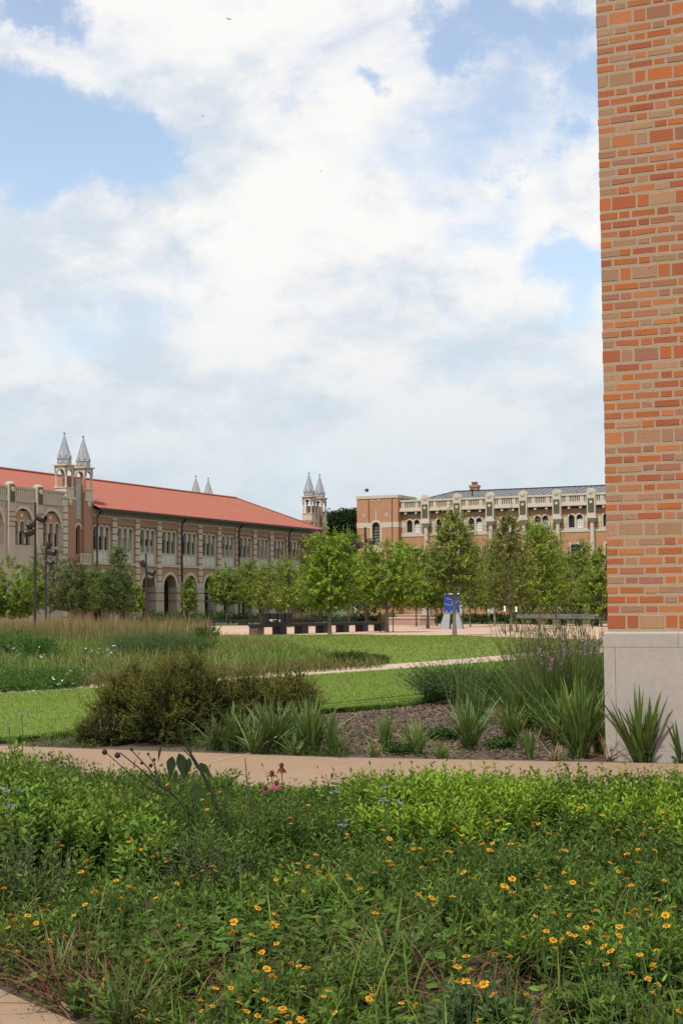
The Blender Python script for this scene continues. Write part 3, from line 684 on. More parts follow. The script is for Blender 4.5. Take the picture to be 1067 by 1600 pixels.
sheet('corner_path', CPE + [np.array((-12., -2.)), np.array((-12., 11.))], .012, concm, .012)
sheet('garden_soil', [p + bn * 2.59 for p in back] + [np.array((18., .5)), np.array((2.4, .6)), np.array((.8, 2.9)), np.array((0., 4.05)), np.array((-1.23, 5.66)), np.array((-3.4, 8.55)), np.array((-6., 12.1)), np.array((-12., 16.))], .004, soil)
# middle path
nearE = extend(G2([(0, 1089), (165, 1079), (440, 1062), (640, 1048), (860, 1030)]), 18, 40); farE = extend(G2([(0, 1077.5), (165, 1069.5), (440, 1051), (640, 1037), (860, 1019)]), 18, 44)
nearE, farE = smooth(nearE), smooth(farE)
sheet('middle_path', (nearE, farE), .02, conc2)
# lawns
rgl = random.Random(2)
def ragged(L, n=14, a=.035):
    q = []
    for p, r in zip(L[:-1], L[1:]):
        for k in range(n): q.append(p + (r - p) * k / n + np.array((rgl.gauss(0, a), rgl.gauss(0, a))))
    return q + [L[-1]]
lowE = smooth(G2([(-330, 1172), (40, 1163), (120, 1152), (330, 1128), (480, 1117), (575, 1111), (650, 1103), (700, 1091), (770, 1078), (870, 1066)]))
lowE = ragged(lowE)
sheet('near_lawn', [p for p in nearE if p[0] < 9.0] + lowE[::-1], .055, lawnm, .055)
sheet('mulch_bed', back[:1] + back[1:] + [np.array((16., 20.)), gr(870, 1062)[:2]] + [p + np.array((0, .25)) for p in lowE[::-1]], .006, mulchm)
# far lawn and gravel court
fl = [p for p in farE if -1.9 < p[0] < 9.5]
sheet('far_lawn', fl + G2([(1085, 1006), (946, 1002), (700, 994.5), (500, 993.4), (310, 994), (240, 996)]) + [gr(250, 1025)[:2]], .03, lawnm, .03)
sheet('gravel_court', G2([(200, 996.5), (310, 994), (500, 993.4), (700, 994.5), (946, 1002), (1250, 1009)]) + [np.array((60., 80.)), np.array((46., 100.)), np.array((19.5, 116.)), np.array((4., 124.)), np.array((-12., 128.)), np.array((-30., 132.)), np.array((-45., 100.))], .012, gravm)

# ------------------------------------------------------------------ furniture of the court
def lamp(name, label, px, top, Y, heads, r=.055):
    p = at(px, top, Y); t = thing(name, label, 'street lamp', (p[0], p[1], 0), 0)
    H = p[2]; mb = MB(); mb.lathe([(r * 2.2, 0), (r * 2.2, .05), (r * 1.25, .08), (r * 1.2, H * .5), (r, H), (.01, H + .02)], 'bronze', n=10); mb.build('pole', t)
    for (dx, dz, ang, s) in heads:                                 # spotlights on short brackets
        m = MB(); z = H + dz; sx = 1 if dx > 0 else -1
        m.tube([(0, 0, z - .06), (dx * .55, 0, z - .1), (dx * .6, 0, z)], .022, 'bronze', 5); a = math.radians(ang)
        ax = Vector((math.cos(a) * sx, -.35, math.sin(a))).normalized(); c = Vector((dx * .62, 0, z))
        u = ax.cross(Vector((0, 1, .2))).normalized(); v = ax.cross(u)
        m.rings([[tuple(c + ax * l * s + (u * math.cos(k * math.pi / 5) + v * math.sin(k * math.pi / 5)) * q * s) for k in range(10)] for l, q in ((-.1, .05), (-.06, .15), (.05, .21), (.34, .24), (.46, .22), (.46, .2), (.36, .14))], 'bronze'); m.build('spotlight', t)
lamp('street_lamp', 'tallest dark bronze lamp pole with three spotlights rising from the tall brown grass', 56, 785, 83, [(.22, -.78, -18, 1.0), (-.12, -1.1, -25, .9), (-.24, -1.55, -15, 1.0)], .058)
lamp('street_lamp', 'shorter dark lamp pole beside the tallest one, spotlights in front of the stone wing', 72.5, 856, 96, [(.2, .05, 60, .8), (.3, -.22, -12, 1.0), (.15, -.8, -30, .8)], .06)
lamp('street_lamp', 'dark lamp pole standing before the arcade arches with spotlights near its top', 228.5, 865, 102, [(-.22, -.8, 60, .8), (.22, -1.15, -20, 1.0), (.2, -1.5, -25, .9)], .062)
lamp('street_lamp', 'dark lamp pole before the brick end tower of the balustraded building', 570.5, 824, 108, [(.25, -.95, -10, 1.0), (-.42, -1.25, 10, 1.1)], .075)
def bench(label, A, Bp, n, top, first='black', slab=.5, bl=.55):
    A, Bp = np.array(A[:2]), np.array(Bp[:2]); d = Bp - A; Ln = float(np.linalg.norm(d)); t = thing('long_bench', label, 'bench', (A[0], A[1], 0.012), math.atan2(d[1], d[0]))
    mb = MB(); mb.box(-.05, Ln + .05, -slab / 2, slab / 2, top - .13, top, 'black'); mb.box(-.02, Ln + .02, -slab / 2 + .04, slab / 2 - .04, top - .17, top - .131, 'black'); mb.build('seat', t)
    for k in range(n):
        m = MB(); x = k * (Ln - bl) / (n - 1); h = top - .172
        m.box(x, x + bl, -slab / 2 + .02, slab / 2 - .02, 0, h - .0, first if k == 0 else 'black'); m.box(x - .02, x + bl + .02, -slab / 2, slab / 2, h * .97, h + .001, first if k == 0 else 'black') if 0 else None
        m.build('support_block', t)
    return t
nb = bench('long low black bench on square blocks at the lawn edge of the gravel court', gr(396, 993), gr(598, 986), 7, .56, 'rust', .55, .6)
bench('farther long black bench in the shade behind the leafy young trees', gr(322, 978), gr(543, 976.5), 5, .48, 'black', .5, .7)
def ribbed_case():
    A, Bp = gr(396, 993), gr(598, 986); d = (Bp - A)[:2]; d /= np.linalg.norm(d)
    p = at(408, 977, 80.5); q = at(458, 976, 83.5)
    t = thing('ribbed_box', 'black box with a rounded ribbed front and white markings standing on the bench', 'box', (p[0], p[1], .012 + .56), math.atan2(q[1] - p[1], q[0] - p[0]))
    L = float(np.hypot(q[0] - p[0], q[1] - p[1])); mb = MB(); n = 4; w_ = 1.68 / n
    L = 1.68; t.rotation_euler[2] = math.atan2(d[1] * .25, d[0])
    for k in range(n):
        out = [(k * w_ + w_ / 2 + w_ * .5 * math.cos(a), -.12 + .1 * math.sin(a)) for a in [math.pi + math.pi * j / 8 for j in range(9)]]
        prof = [(x, y) for x, y in out] + [((k + 1) * w_ - .001, .2), (k * w_ + .001, .2)]
        mb.rings([[(x, y, z) for x, y in prof] for z in (0, .5)], 'black')
    mb.box(-.03, L + .03, -.20, .22, .5, .53, 'black'); mb.build('case', t)
    m = MB(); rn = random.Random(3)
    for x0, z, l in ((.36, .19, .20), (.40, .13, .16), (.62, .19, .05), (.72, .20, .04), (.9, .17, .035), (.95, .14, .03)): m.box(x0, x0 + l, -.235, -.222, z, z + .035, 'white')
    m.box(.90, .935, -.235, -.222, .1, .22, 'white'); m.box(.2, .235, -.2, -.19, .03, .06, 'white'); m.build('white_marking', t)
ribbed_case()
def timber_bench():
    A, Bp = gr(812, 975.5)[:2], gr(985, 979.5)[:2]; d = Bp - A; L = float(np.linalg.norm(d)); t = thing('timber_bench', 'long grey weathered timber bench on dark posts near the brick corner', 'bench', (A[0], A[1], .012), math.atan2(d[1], d[0]))
    m = MB(); 
    for k in range(4): m.box(0, L, -.32 + .18 * k, -.16 + .18 * k, .70, .76, 'greywood')
    m.box(0, L, -.34, -.30, .46, .76, 'greywood'); m.build('seat', t); m = MB(); m.box(.1, L, -.26, .3, .38, .44, 'black'); m.build('rail', t)
    for k in range(8): m = MB(); x = .15 + k * (L - .5) / 7; m.box(x, x + .28, -.22, .26, 0, .38, 'black'); m.build('post', t)
timber_bench()
def low_wall():
    p = gr(605, 977); q = gr(687, 977.5); t = thing('stone_seat_wall', 'low stepped wall of pinkish stone at the back of the gravel court', 'wall', (p[0], p[1], .012), math.atan2(q[1] - p[1], q[0] - p[0]))
    m = MB(); m.box(0, 4.0, 0, 1.4, 0, .5, 'pink'); m.box(-.05, 4.05, -.05, 1.42, .5, .60, 'cream'); m.build('base', t)
    m = MB(); m.box(.5, 3.5, .5, 1.35, .60, .74, 'pink'); m.box(.45, 3.55, .46, 1.38, .74, .80, 'cream'); m.build('upper_step', t)
low_wall()
def sculpture():
    p = gr(706, 983); t = thing('blue_kiosk', 'small blue tower with pale scribbles on splayed grey steel legs', 'sculpture', (p[0], p[1], .012), math.radians(-8))
    m = MB(); zt = 1.0
    for k in range(4):
        c, s = [(1, 0), (0, 1), (-1, 0), (0, -1)][k]
        for sg in (-1, 1):
            pts = [(sg * .66, -.72, 0), (sg * .12, -.72, 0), (sg * .07, -.44, zt), (sg * .46, -.44, zt)]; pin = [(x, y + .05, z) for x, y, z in pts]
            R = lambda P: [(x * c - y * s, x * s + y * c, z) for x, y, z in P]
            m.rings([R(pts), R(pin)], 'steel')
    m.box(-.47, .47, -.47, .47, zt - .06, zt + .02, 'steel'); m.build('leg_plates', t)
    m = MB(); m.box(-.44, .44, -.44, .44, zt + .02, 2.1, 'blue'); m.box(-.47, .47, -.47, .47, 1.05, 1.13, 'blue'); m.build('blue_body', t)
    m = MB()
    for y in (-.455,):
        for pts in ([(-.44, 1.55), (-.2, 1.48), (.1, 1.42), (.3, 1.6), (.44, 1.75)], [(-.3, 1.85), (0, 1.8), (.2, 1.68), (.4, 1.9)], [(-.1, 2.0), (.1, 1.72), (.05, 1.5)]): m.tube([(x, y, z) for x, z in pts], .012, 'panel', 4)
    for x in (-.3, 0, .3): m.box(x - .035, x + .035, -.485, -.471, 1.07, 1.11, 'white')
    m.build('pale_scribble', t); m = MB(); m.box(-.5, .5, -.5, .5, 2.1, 2.18, 'white'); m.build('top_plate', t)
sculpture()
def stake(label, px, base, top, white=True):
    p = gr(px, base); z = at(px, top, p[1])[2]; t = thing('sign_stake', label, 'sign', (p[0], p[1], .01), 0)
    m = MB(); m.lathe([(.025, 0), (.025, z)], 'black', n=6); m.lathe([(.09, 0), (.08, .03)], 'black', n=8); m.build('post', t)
    if white: m = MB(); m.box(-.05, .05, -.03, -.026, z - .28, z, 'white'); m.build('plate', t)
stake('thin black stake with a small white plate at the end of the black bench', 594, 988, 945)
stake('thin bare black stake just right of the black bench end', 614, 988, 953, False)
stake('thin black stake with white plate left of the tall slim tree', 788.5, 990, 947)
stake('thin black stake with white plate right of the tall slim tree', 806.5, 988, 948)
def bollard():
    p = gr(484, 1104); t = thing('path_light', 'small dark grey bollard light half hidden behind the olive shrub', 'bollard', p, .3)
    z = at(484, 1077, p[1])[2]; m = MB(); m.box(-.06, .06, -.05, .05, 0, z - .05, 'bronze'); m.build('post', t); m = MB(); m.rings([[(-.085, -.07, z - .05), (.085, -.07, z - .05), (.085, .07, z - .05), (-.085, .07, z - .05)], [(-.1, -.09, z), (.1, -.09, z), (.1, .09, z), (-.1, .09, z)]], 'bronze'); m.build('head', t)
bollard()
def bird(label, px, py, Y, s, rz, flap):
    p = at(px, py, Y); t = thing('bird', label, 'bird', p, rz); m = MB(); S = s
    m.tube([(-.5 * S, 0, 0), (-.3 * S, 0, .0), (0, 0, .02 * S), (.25 * S, 0, .03 * S), (.36 * S, 0, .05 * S), (.45 * S, 0, .03 * S)], [.02 * S, .06 * S, .1 * S, .08 * S, .06 * S, .01 * S], 'birdf', 8); m.build('body', t)
    for sg in (-1, 1):
        m = MB(); a = math.radians(flap); y = lambda l: (sg * l * math.cos(a) * S, l * math.sin(a) * S)
        pts = [(.15, .05), (.22, .5), (.05, 1.0), (-.1, .55), (-.15, .05)]; up = [(x * S, y(l)[0], y(l)[1] + .02 * S) for x, l in pts]; dn = [(x * S, y(l)[0], y(l)[1]) for x, l in pts]
        m.rings([up, dn], 'birdf'); m.build('wing', t)
bird('small dark bird gliding high near the top of the sky', 358, 30, 90, .24, 2.2, 10)
bird('small dark bird with raised wings in front of the big cloud', 316.5, 182, 90, .17, 1.2, 35)
bird('tiny distant bird farthest from the buildings on the pale cloud centre', 502, 268, 120, .16, .4, 20)
# ------------------------------------------------------------------ plants: every blade, leaf and petal is a small curved strip
leafm = mat('leaf', (.06, .1, .03), rough=.7, spec=.12, attr=True, trans=.35)
bladem = mat('grass_blade', (.06, .1, .03), rough=.75, spec=.08, attr=True, trans=.30)
stiffm = mat('sword_leaf', (.06, .1, .03), rough=.42, spec=.35, attr=True, trans=.15)
petalm = mat('petal', (.6, .3, .02), rough=.6, spec=.2, attr=True, trans=.35)
BLADE = ((0, .8), (.35, 1.0), (.7, .7), (1, 0)); LEAF = ((0, 0), (.3, 1.0), (.65, .75), (1, 0)); DIA = ((0, 0), (.45, 1.0), (1, 0)); STEM = ((0, 1.0), (.5, .8), (1, .5)); SWORD = ((0, .75), (.3, 1.0), (.6, .9), (.85, .5), (1, 0)); PETAL = ((0, .45), (.55, 1.0), (.9, .9), (1, .35))
def unit(a): return a / np.maximum(np.linalg.norm(a, axis=-1, keepdims=True), 1e-9)
class VB:
    def __init__(s): s.V, s.CO, s.L, s.T, s.n = [], [], [], [], 0
    def strips(s, P, D, S, L, W, bend, prof, col, tip=None, twist=None):
        """P base, D unit direction, S unit side vector, bend = offset of the tip per unit length, col / tip colours at base / tip"""
        n = len(P)
        if n == 0: return
        L = np.broadcast_to(np.asarray(L, float), (n,)); W = np.broadcast_to(np.asarray(W, float), (n,)); col = np.broadcast_to(np.asarray(col, float), (n, 3))
        tip = col if tip is None else np.broadcast_to(np.asarray(tip, float), (n, 3)); bend = np.broadcast_to(np.asarray(bend, float), (n, 3))
        rows, cols, idx, k = [], [], [], 0
        up = np.cross(D, S)
        for t, w in prof:
            c = P + D * (L * t)[:, None] + bend * (L * t * t)[:, None]; cc = col + (tip - col) * t
            if w == 0: rows.append(c); cols.append(cc); idx.append((k,)); k += 1
            else:
                o = S * (W * w * .5)[:, None]
                rows += [c - o, c + o]; cols += [cc, cc]; idx.append((k, k + 1)); k += 2
        faces = []
        for a, b in zip(idx[:-1], idx[1:]):
            if len(a) == 1 and len(b) == 2: faces.append((a[0], b[1], b[0]))
            elif len(b) == 1 and len(a) == 2: faces.append((a[0], a[1], b[0]))
            else: faces.append((a[0], a[1], b[1], b[0]))
        V = np.stack(rows, 1); Cc = np.stack(cols, 1)
        base = s.n + np.arange(n)[:, None] * k
        for f in faces:
            s.L.append((base + np.array(f)).ravel()); s.T.append(np.full(n, len(f)))
        s.V.append(V.reshape(-1, 3)); s.CO.append(Cc.reshape(-1, 3)); s.n += n * k
    def mesh(s, name, m):
        V = np.concatenate(s.V).astype(np.float32); CO = np.clip(np.concatenate(s.CO), .003, 1); L = np.concatenate(s.L).astype(np.int32); T = np.concatenate(s.T).astype(np.int32)
        me = bpy.data.meshes.new(name); me.vertices.add(len(V)); me.vertices.foreach_set('co', V.ravel())
        me.loops.add(len(L)); me.loops.foreach_set('vertex_index', L)
        me.polygons.add(len(T)); st = np.zeros(len(T), np.int32); st[1:] = np.cumsum(T)[:-1]; me.polygons.foreach_set('loop_start', st)
        me.update(calc_edges=True)
        ca = me.color_attributes.new('Col', 'FLOAT_COLOR', 'POINT'); ca.data.foreach_set('color', np.concatenate([CO, np.ones((len(CO), 1))], 1).astype(np.float32).ravel())
        me.materials.append(m); return me
    def build(s, name, m, parent=None, loc=None):
        o = bpy.data.objects.new(name, s.mesh(name, m)); C.objects.link(o)
        if parent: o.parent = parent
        if loc is not None: o.location = loc
        return o
def rdir(rng, n, up=.3):
    a = rng.uniform(0, 2 * np.pi, n); return np.stack([np.cos(a), np.sin(a), np.full(n, up)], 1)
def hside(rng, D):          # a side vector perpendicular to D with a random roll about it
    a = unit(np.cross(D, unit(rng.normal(size=D.shape)))); return a
def vary(rng, col, n, v=.18, hue=.06):
    c = np.asarray(col, float) * np.exp(rng.normal(0, v, (n, 1))); c = c * (1 + rng.normal(0, hue, (n, 3))); return np.maximum(c, .004)
def blades(vb, rng, xy, h, w, lean, droop, col, tip=None, prof=BLADE, v=.2, z0=0.0):
    n = len(xy); a = rng.uniform(0, 2 * np.pi, n); hd = np.stack([np.cos(a), np.sin(a), np.zeros(n)], 1)
    h = np.broadcast_to(np.asarray(h, float), (n,)); ln = np.abs(rng.normal(0, lean, n))[:, None]
    D = unit(hd * ln + np.array([0, 0, 1.])); S = unit(np.cross(D, hd + rng.normal(0, .6, (n, 3))))
    b = hd * (np.abs(rng.normal(0, droop, n))[:, None]) - np.array([0, 0, 1.]) * (np.abs(rng.normal(0, droop * .5, n))[:, None])
    c = vary(rng, col, n, v); t = c if tip is None else vary(rng, tip, n, v)
    vb.strips(np.column_stack([xy, np.full(n, z0)]), D, S, h, w, b, prof, c, t)
def shoots(vb, rng, B, D, L, nl, ll, lw, col, tip=None, stem=.003, stemcol=None, bend=.15, ang=.9, droop=.25, v=.16, opp=True, start=.12, taper=.45, prof=LEAF):
    """stems from B along D, each with nl pairs of leaves"""
    n = len(B); L = np.broadcast_to(np.asarray(L, float), (n,)); out = D * np.array([1, 1, 0]); bv = out * bend + rng.normal(0, .05, (n, 3))
    sc_ = np.asarray(col) * .7 if stemcol is None else np.asarray(stemcol)
    if stem: vb.strips(B, D, hside(rng, D), L, stem, bv, STEM, vary(rng, sc_, n, v))
    tip = col if tip is None else tip; a0 = rng.uniform(0, 6.28, n)
    R = unit(np.cross(D, np.array([.2, .1, 1.]) + rng.normal(0, .2, (n, 3)))); Q = np.cross(D, R); kv = np.exp(rng.normal(0, v, n))
    for j in range(nl):
        u = start + (1 - start) * (j + .5 + rng.uniform(-.3, .3, n)) / nl; P = B + D * (L * u)[:, None] + bv * (L * u * u)[:, None]
        ax = unit(D + 2 * bv * u[:, None])
        for sgn in ((0, np.pi) if opp else (0,)):
            an = a0 + (j * np.pi / 2 if opp else j * 2.4) + sgn + rng.normal(0, .25, n)
            rad = R * np.cos(an)[:, None] + Q * np.sin(an)[:, None]
            sp = ang * (1 - .35 * u) + rng.normal(0, .12, n)
            d = unit(ax * np.cos(sp)[:, None] + rad * np.sin(sp)[:, None]); s_ = unit(np.cross(d, ax) + rng.normal(0, .18, (n, 3)))
            sz = (1 - taper * np.maximum(0, u - .45) / .55) * rng.uniform(.75, 1.15, n)
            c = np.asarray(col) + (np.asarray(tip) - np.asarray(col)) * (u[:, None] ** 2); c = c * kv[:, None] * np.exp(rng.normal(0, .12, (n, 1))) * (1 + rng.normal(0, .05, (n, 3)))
            vb.strips(P, d, s_, ll * sz, lw * sz, d * np.array([1, 1, 0]) * .05 - np.array([0, 0, 1.]) * droop * rng.uniform(.3, 1.3, (n, 1)), prof, c)
    return B + D * L[:, None] + bv * L[:, None]
def disk(rng, n, rx, ry=None, p=.5):
    a = rng.uniform(0, 6.28, n); r = rng.uniform(0, 1, n) ** p; return np.stack([np.cos(a) * r * rx, np.sin(a) * r * (ry or rx)], 1)

# ------------------------------------------------------------------ trees
def tree(label, px, top, hw, bot, Y=None, base=None, col=(.070, .115, .022), tip=None, seed=0, leaf=.13, dens=1.0, trunk=.06, name='young_tree', cat='tree', shape=.62, group=None, gap=0.14, lean=0.0, pointy=1.0):
    rng = np.random.default_rng(seed + 100)
    p = gr(px, base) if base else at(px, 951, Y); Y = p[1]
    H = at(px, top, Y)[2]; R = hw / F * Y; z0 = max(.15, at(px, bot, Y)[2])
    t = thing(name, label, cat, (p[0], p[1], 0.0), 0, group)
    tb = MB(); n = max(4, int(H * 1.2)); wob = rng.normal(0, .02 * H / 5, (n + 1, 2)); wob[0] = 0
    tr = [(wob[i][0] + lean * (i / n) ** 1.5, wob[i][1], H * .93 * i / n) for i in range(n + 1)]
    tb.tube(tr, [trunk * (1.35 if i == 0 else 1 - .85 * i / n) for i in range(n + 1)], 'bark', 7)
    trn = np.array(tr); zz = trn[:, 2]
    nb = int(36 + 10 * H * dens); vb = VB(); LP, LD, BA = [], [], []
    tz = rng.uniform(z0 + .02 * H, H * .9, nb); tz.sort()
    for i, z in enumerate(tz):
        s = (z - z0) / (H - z0); env = R * (min(1, (.5 + 1.9 * s)) * max(.10, (1 - s) ** (shape * 1.0)) * 1.25) * rng.uniform(.68, 1.12); env = min(env, R * 1.0)
        a = i * 2.39996 + rng.normal(0, .4); el = math.radians(rng.uniform(26, 50) + 26 * s)
        o = np.array([np.interp(z * .8, zz, trn[:, 0]), np.interp(z * .8, zz, trn[:, 1]), max(z0 * .75, z - env * math.tan(el) * .8)])
        o[0] = np.interp(o[2], zz, trn[:, 0]); o[1] = np.interp(o[2], zz, trn[:, 1])
        e = np.array([o[0] + math.cos(a) * env, o[1] + math.sin(a) * env, z + env * .12]); m = (o + e) / 2 + np.array([0, 0, -.06 * env]) + rng.normal(0, .05, 3)
        if i % 2 == 0: tb.tube([o, m, e], [trunk * .32, trunk * .2, trunk * .06], 'bark', 4)
        ns = max(4, int(5 + env * 5.0 * dens))
        for k in range(ns):                                         # leafy side shoots, mostly rising
            u = rng.uniform(.3, 1.0); b = (o * (1 - u) ** 2 + 2 * m * u * (1 - u) + e * u * u)
            d = unit(np.array([math.cos(a), math.sin(a), .0]) * rng.uniform(.1, .9) + rng.normal(0, .45, 3) + np.array([0, 0, rng.uniform(.15, 1.0)])); BA.append(b); LD.append(d)
    for k in range(int(5 * dens) + 3):                              # leader shoots at the very top
        BA.append(np.array([trn[-1][0], trn[-1][1], H * rng.uniform(.8, .93)]) + rng.normal(0, .05, 3)); LD.append(unit(np.array([rng.normal(0, .22), rng.normal(0, .22), 1])))
    B, D = np.array(BA), np.array(LD); keep = rng.uniform(0, 1, len(B)) > gap; B, D = B[keep], D[keep]; n = len(B)
    Ls = rng.uniform(.28, .70, n) * (H / 5) ** .5 * pointy
    Ls[-(int(5 * dens) + 3):] *= 1.15
    Ls = np.minimum(Ls, np.maximum(.2, (H - B[:, 2]) / np.maximum(D[:, 2], .2)) )
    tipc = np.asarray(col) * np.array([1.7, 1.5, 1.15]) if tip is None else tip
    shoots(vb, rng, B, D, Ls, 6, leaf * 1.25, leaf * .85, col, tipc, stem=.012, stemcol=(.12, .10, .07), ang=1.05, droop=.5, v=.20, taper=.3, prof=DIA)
    tb.build('trunk', t); vb.build('crown', leafm, t); return t
G_ = (.13, .195, .032); BR = (.15, .225, .028); OL = (.15, .19, .040); DK = (.030, .058, .016); YG = (.115, .14, .026)
tree('full young tree in front of the black bench on a slim grey trunk', 515, 822, 50, 948, base=993, col=BR, seed=1, trunk=.085)
tree('broad bushy young tree right of the black bench end, its trunk on gravel', 604, 836, 50, 942, base=988.5, col=BR, seed=2, trunk=.10, shape=.42)
tree('narrow young tree behind the pink stone seat wall, between two larger crowns', 668, 842, 34, 945, base=982.5, col=G_, seed=3, trunk=.09, shape=.6)
tree('tallest slender tree with a sparse leader, standing in front of the blue kiosk', 710, 786, 48, 922, base=994, col=OL, seed=4, trunk=.09, shape=1.0, dens=1.05, leaf=.11)
tree('tall tree with a yellowing thin top, left of the timber bench', 797, 786, 46, 950, base=987, col=OL, tip=(.17, .15, .03), seed=5, trunk=.075, shape=1.15, leaf=.11)
tree('bright green forked tree with upright shoots beside the tall yellowing tree', 842, 806, 40, 952, Y=92, col=BR, seed=6, shape=.8, pointy=1.5)
tree('dark rounded tree above the timber bench, in front of a square window', 892, 852, 36, 952, Y=118, col=(.075, .12, .026), seed=7)
tree('light green tree half hidden by the near brick corner', 938, 850, 28, 960, Y=100, col=G_, seed=8)
tree('young tree with reddish leaf tips behind the blue kiosk', 760, 842, 40, 945, base=975.5, col=OL, seed=9, tip=(.15, .13, .03), leaf=.12)
tree('round green tree between the slim olive tree and the tall yellowing tree', 742, 862, 34, 945, Y=128, col=G_, seed=10)
tree('small green tree on a pale trunk before the arcade, left of the ribbed box', 354, 876, 28, 940, base=977, col=G_, seed=11, trunk=.07, leaf=.12)
tree('slim tree with upright shoots right behind the ribbed black box', 391, 868, 25, 945, base=975.5, col=G_, seed=12, shape=.75, pointy=1.4, leaf=.12)
tree('bushy tree before the arcade left of the full bench tree', 437, 868, 34, 950, Y=118, col=OL, seed=13, leaf=.12)
tree('rounded olive tree at the far corner of the arcaded building', 487, 828, 24, 950, Y=135, col=(.10, .105, .03), seed=14, shape=.35)
tree('rounded vivid green tree behind the full bench tree', 545, 818, 28, 950, Y=120, col=(.10, .175, .03), seed=15, shape=.4)
tree('green tree rising over the brick end tower base', 627, 838, 28, 945, Y=122, col=BR, seed=16, shape=.7)
tree('dark green tree standing between two lower square windows', 690, 848, 30, 948, Y=126, col=(.085, .14, .028), seed=17)
tree('thin columnar sapling in front of the third arch', 296, 900, 10, 958, Y=110, col=(.10, .155, .03), gap=.55, seed=18, trunk=.03, leaf=.12, shape=.5)
tree('small lime green sapling beside the arcade lamp pole', 213, 912, 10, 955, Y=118, col=(.13, .19, .03), seed=19, leaf=.13, trunk=.03)
tree('bright green bush like tree at the left edge of the tall grass', 20, 866, 52, 962, Y=101, col=(.12, .19, .03), seed=20, leaf=.13, shape=.3, dens=1.3)
tree('wispy pale olive tree in front of the stone wing', 78, 846, 44, 950, Y=112, col=(.095, .11, .045), seed=21, gap=.35, leaf=.11)
tree('dark green dense tree right of the two lamp poles', 118, 872, 32, 955, Y=110, col=(.075, .115, .03), seed=22, leaf=.11)
tree('tall loose tree with thin upper twigs before the arcade downspout', 186, 840, 38, 955, Y=112, col=(.09, .125, .038), seed=23, shape=1.3, gap=.15, leaf=.11)
tree('dense dark tree just left of the first open arch', 178, 885, 34, 955, Y=107, col=(.06, .10, .026), seed=24, leaf=.11)
tree('green tree behind the dark tree, left of the arcade lamp pole', 145, 880, 28, 952, Y=116, col=(.10, .145, .036), seed=25, leaf=.11)
tree('spreading tree leaning over the far black bench', 470, 880, 30, 950, Y=126, col=(.10, .155, .03), seed=26, leaf=.12)
tree('dark tree in shade between the bushy tree and the bench trees', 575, 862, 32, 955, Y=128, col=(.065, .11, .026), seed=27, leaf=.12)
tree('leafy tree over the left end of the timber bench', 818, 862, 34, 952, Y=122, col=(.10, .155, .03), seed=28, leaf=.12)
tree('olive tree with a leaning top close to the pink seat wall', 650, 866, 26, 948, Y=110, col=OL, seed=29, leaf=.12)
WL = (.14, .20, .04)
for k, (px, top, hw, Y, lb_) in enumerate([(734, 832, 24, 104, 'wispy light green tree directly right of the slim olive tree'), (772, 828, 24, 110, 'airy light green tree between kiosk and tall yellowing tree'), (868, 832, 24, 104, 'wispy light tree right of the forked bright tree'), (912, 838, 22, 112, 'thin light green tree closest to the last visible column'), (682, 866, 22, 112, 'small airy tree left of the slim olive tree'), (452, 862, 24, 112, 'airy light green tree just left of the full bench tree'), (412, 876, 20, 120, 'thin light tree between the ribbed box and the bushy tree')]): tree(lb_, px, top, hw, 950, Y=Y, col=WL, seed=60 + k, shape=.95, gap=.32, pointy=1.3, leaf=.11, trunk=.05)
# big dark trees far behind, between the two buildings
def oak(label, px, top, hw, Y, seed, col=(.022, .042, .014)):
    rng = np.random.default_rng(seed); p = at(px, 951, Y); H = at(px, top, Y)[2]; R = hw / F * Y; t = thing('oak_tree', label, 'tree', (p[0], p[1], 0))
    tb = MB(); tb.tube([(0, 0, 0), (.2, 0, H * .3), (0, .2, H * .6), (.3, 0, H * .85)], [.5, .4, .25, .08], 'bark', 8); vb = VB()
    n = 95; d = unit(rng.normal(size=(n, 3))); d[:, 2] = np.abs(d[:, 2]) * 1.1 - .25; r = rng.uniform(.55, 1.0, n)[:, None] ** .6; Cc = d * r * np.array([R * .86, R * .86, H * .40]) + np.array([0, 0, H * .56])
    for c in Cc[::4]: tb.tube([(0, 0, H * .3), tuple(c * .5 + np.array([0, 0, H * .2])), tuple(c)], [.2, .12, .03], 'bark', 4)
    cr = rng.uniform(.10, .2, n) * H * .62
    for c, q in zip(Cc, cr):
        m = int(170 * (q / 1.5) ** 1.4) + 60; u = unit(rng.normal(size=(m, 3))); u[:, 2] *= .75; P = c + u * q * rng.uniform(.35, 1, (m, 1)) ** .5
        D = unit(u + rng.normal(0, .6, (m, 3)) + np.array([0, 0, .2])); vb.strips(P, D, hside(rng, D), rng.uniform(.3, .55, m), .24, (0, 0, -.3), DIA, vary(rng, col, m, .25, .08))
    tb.build('trunk', t); vb.build('crown', leafm, t)
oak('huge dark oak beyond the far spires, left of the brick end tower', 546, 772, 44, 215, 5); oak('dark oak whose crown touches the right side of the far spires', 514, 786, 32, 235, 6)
oak('dark oak crown showing over the red roof at the far left', -22, 716, 34, 190, 7); oak('dark oak low behind the brick end tower', 590, 800, 40, 240, 8)

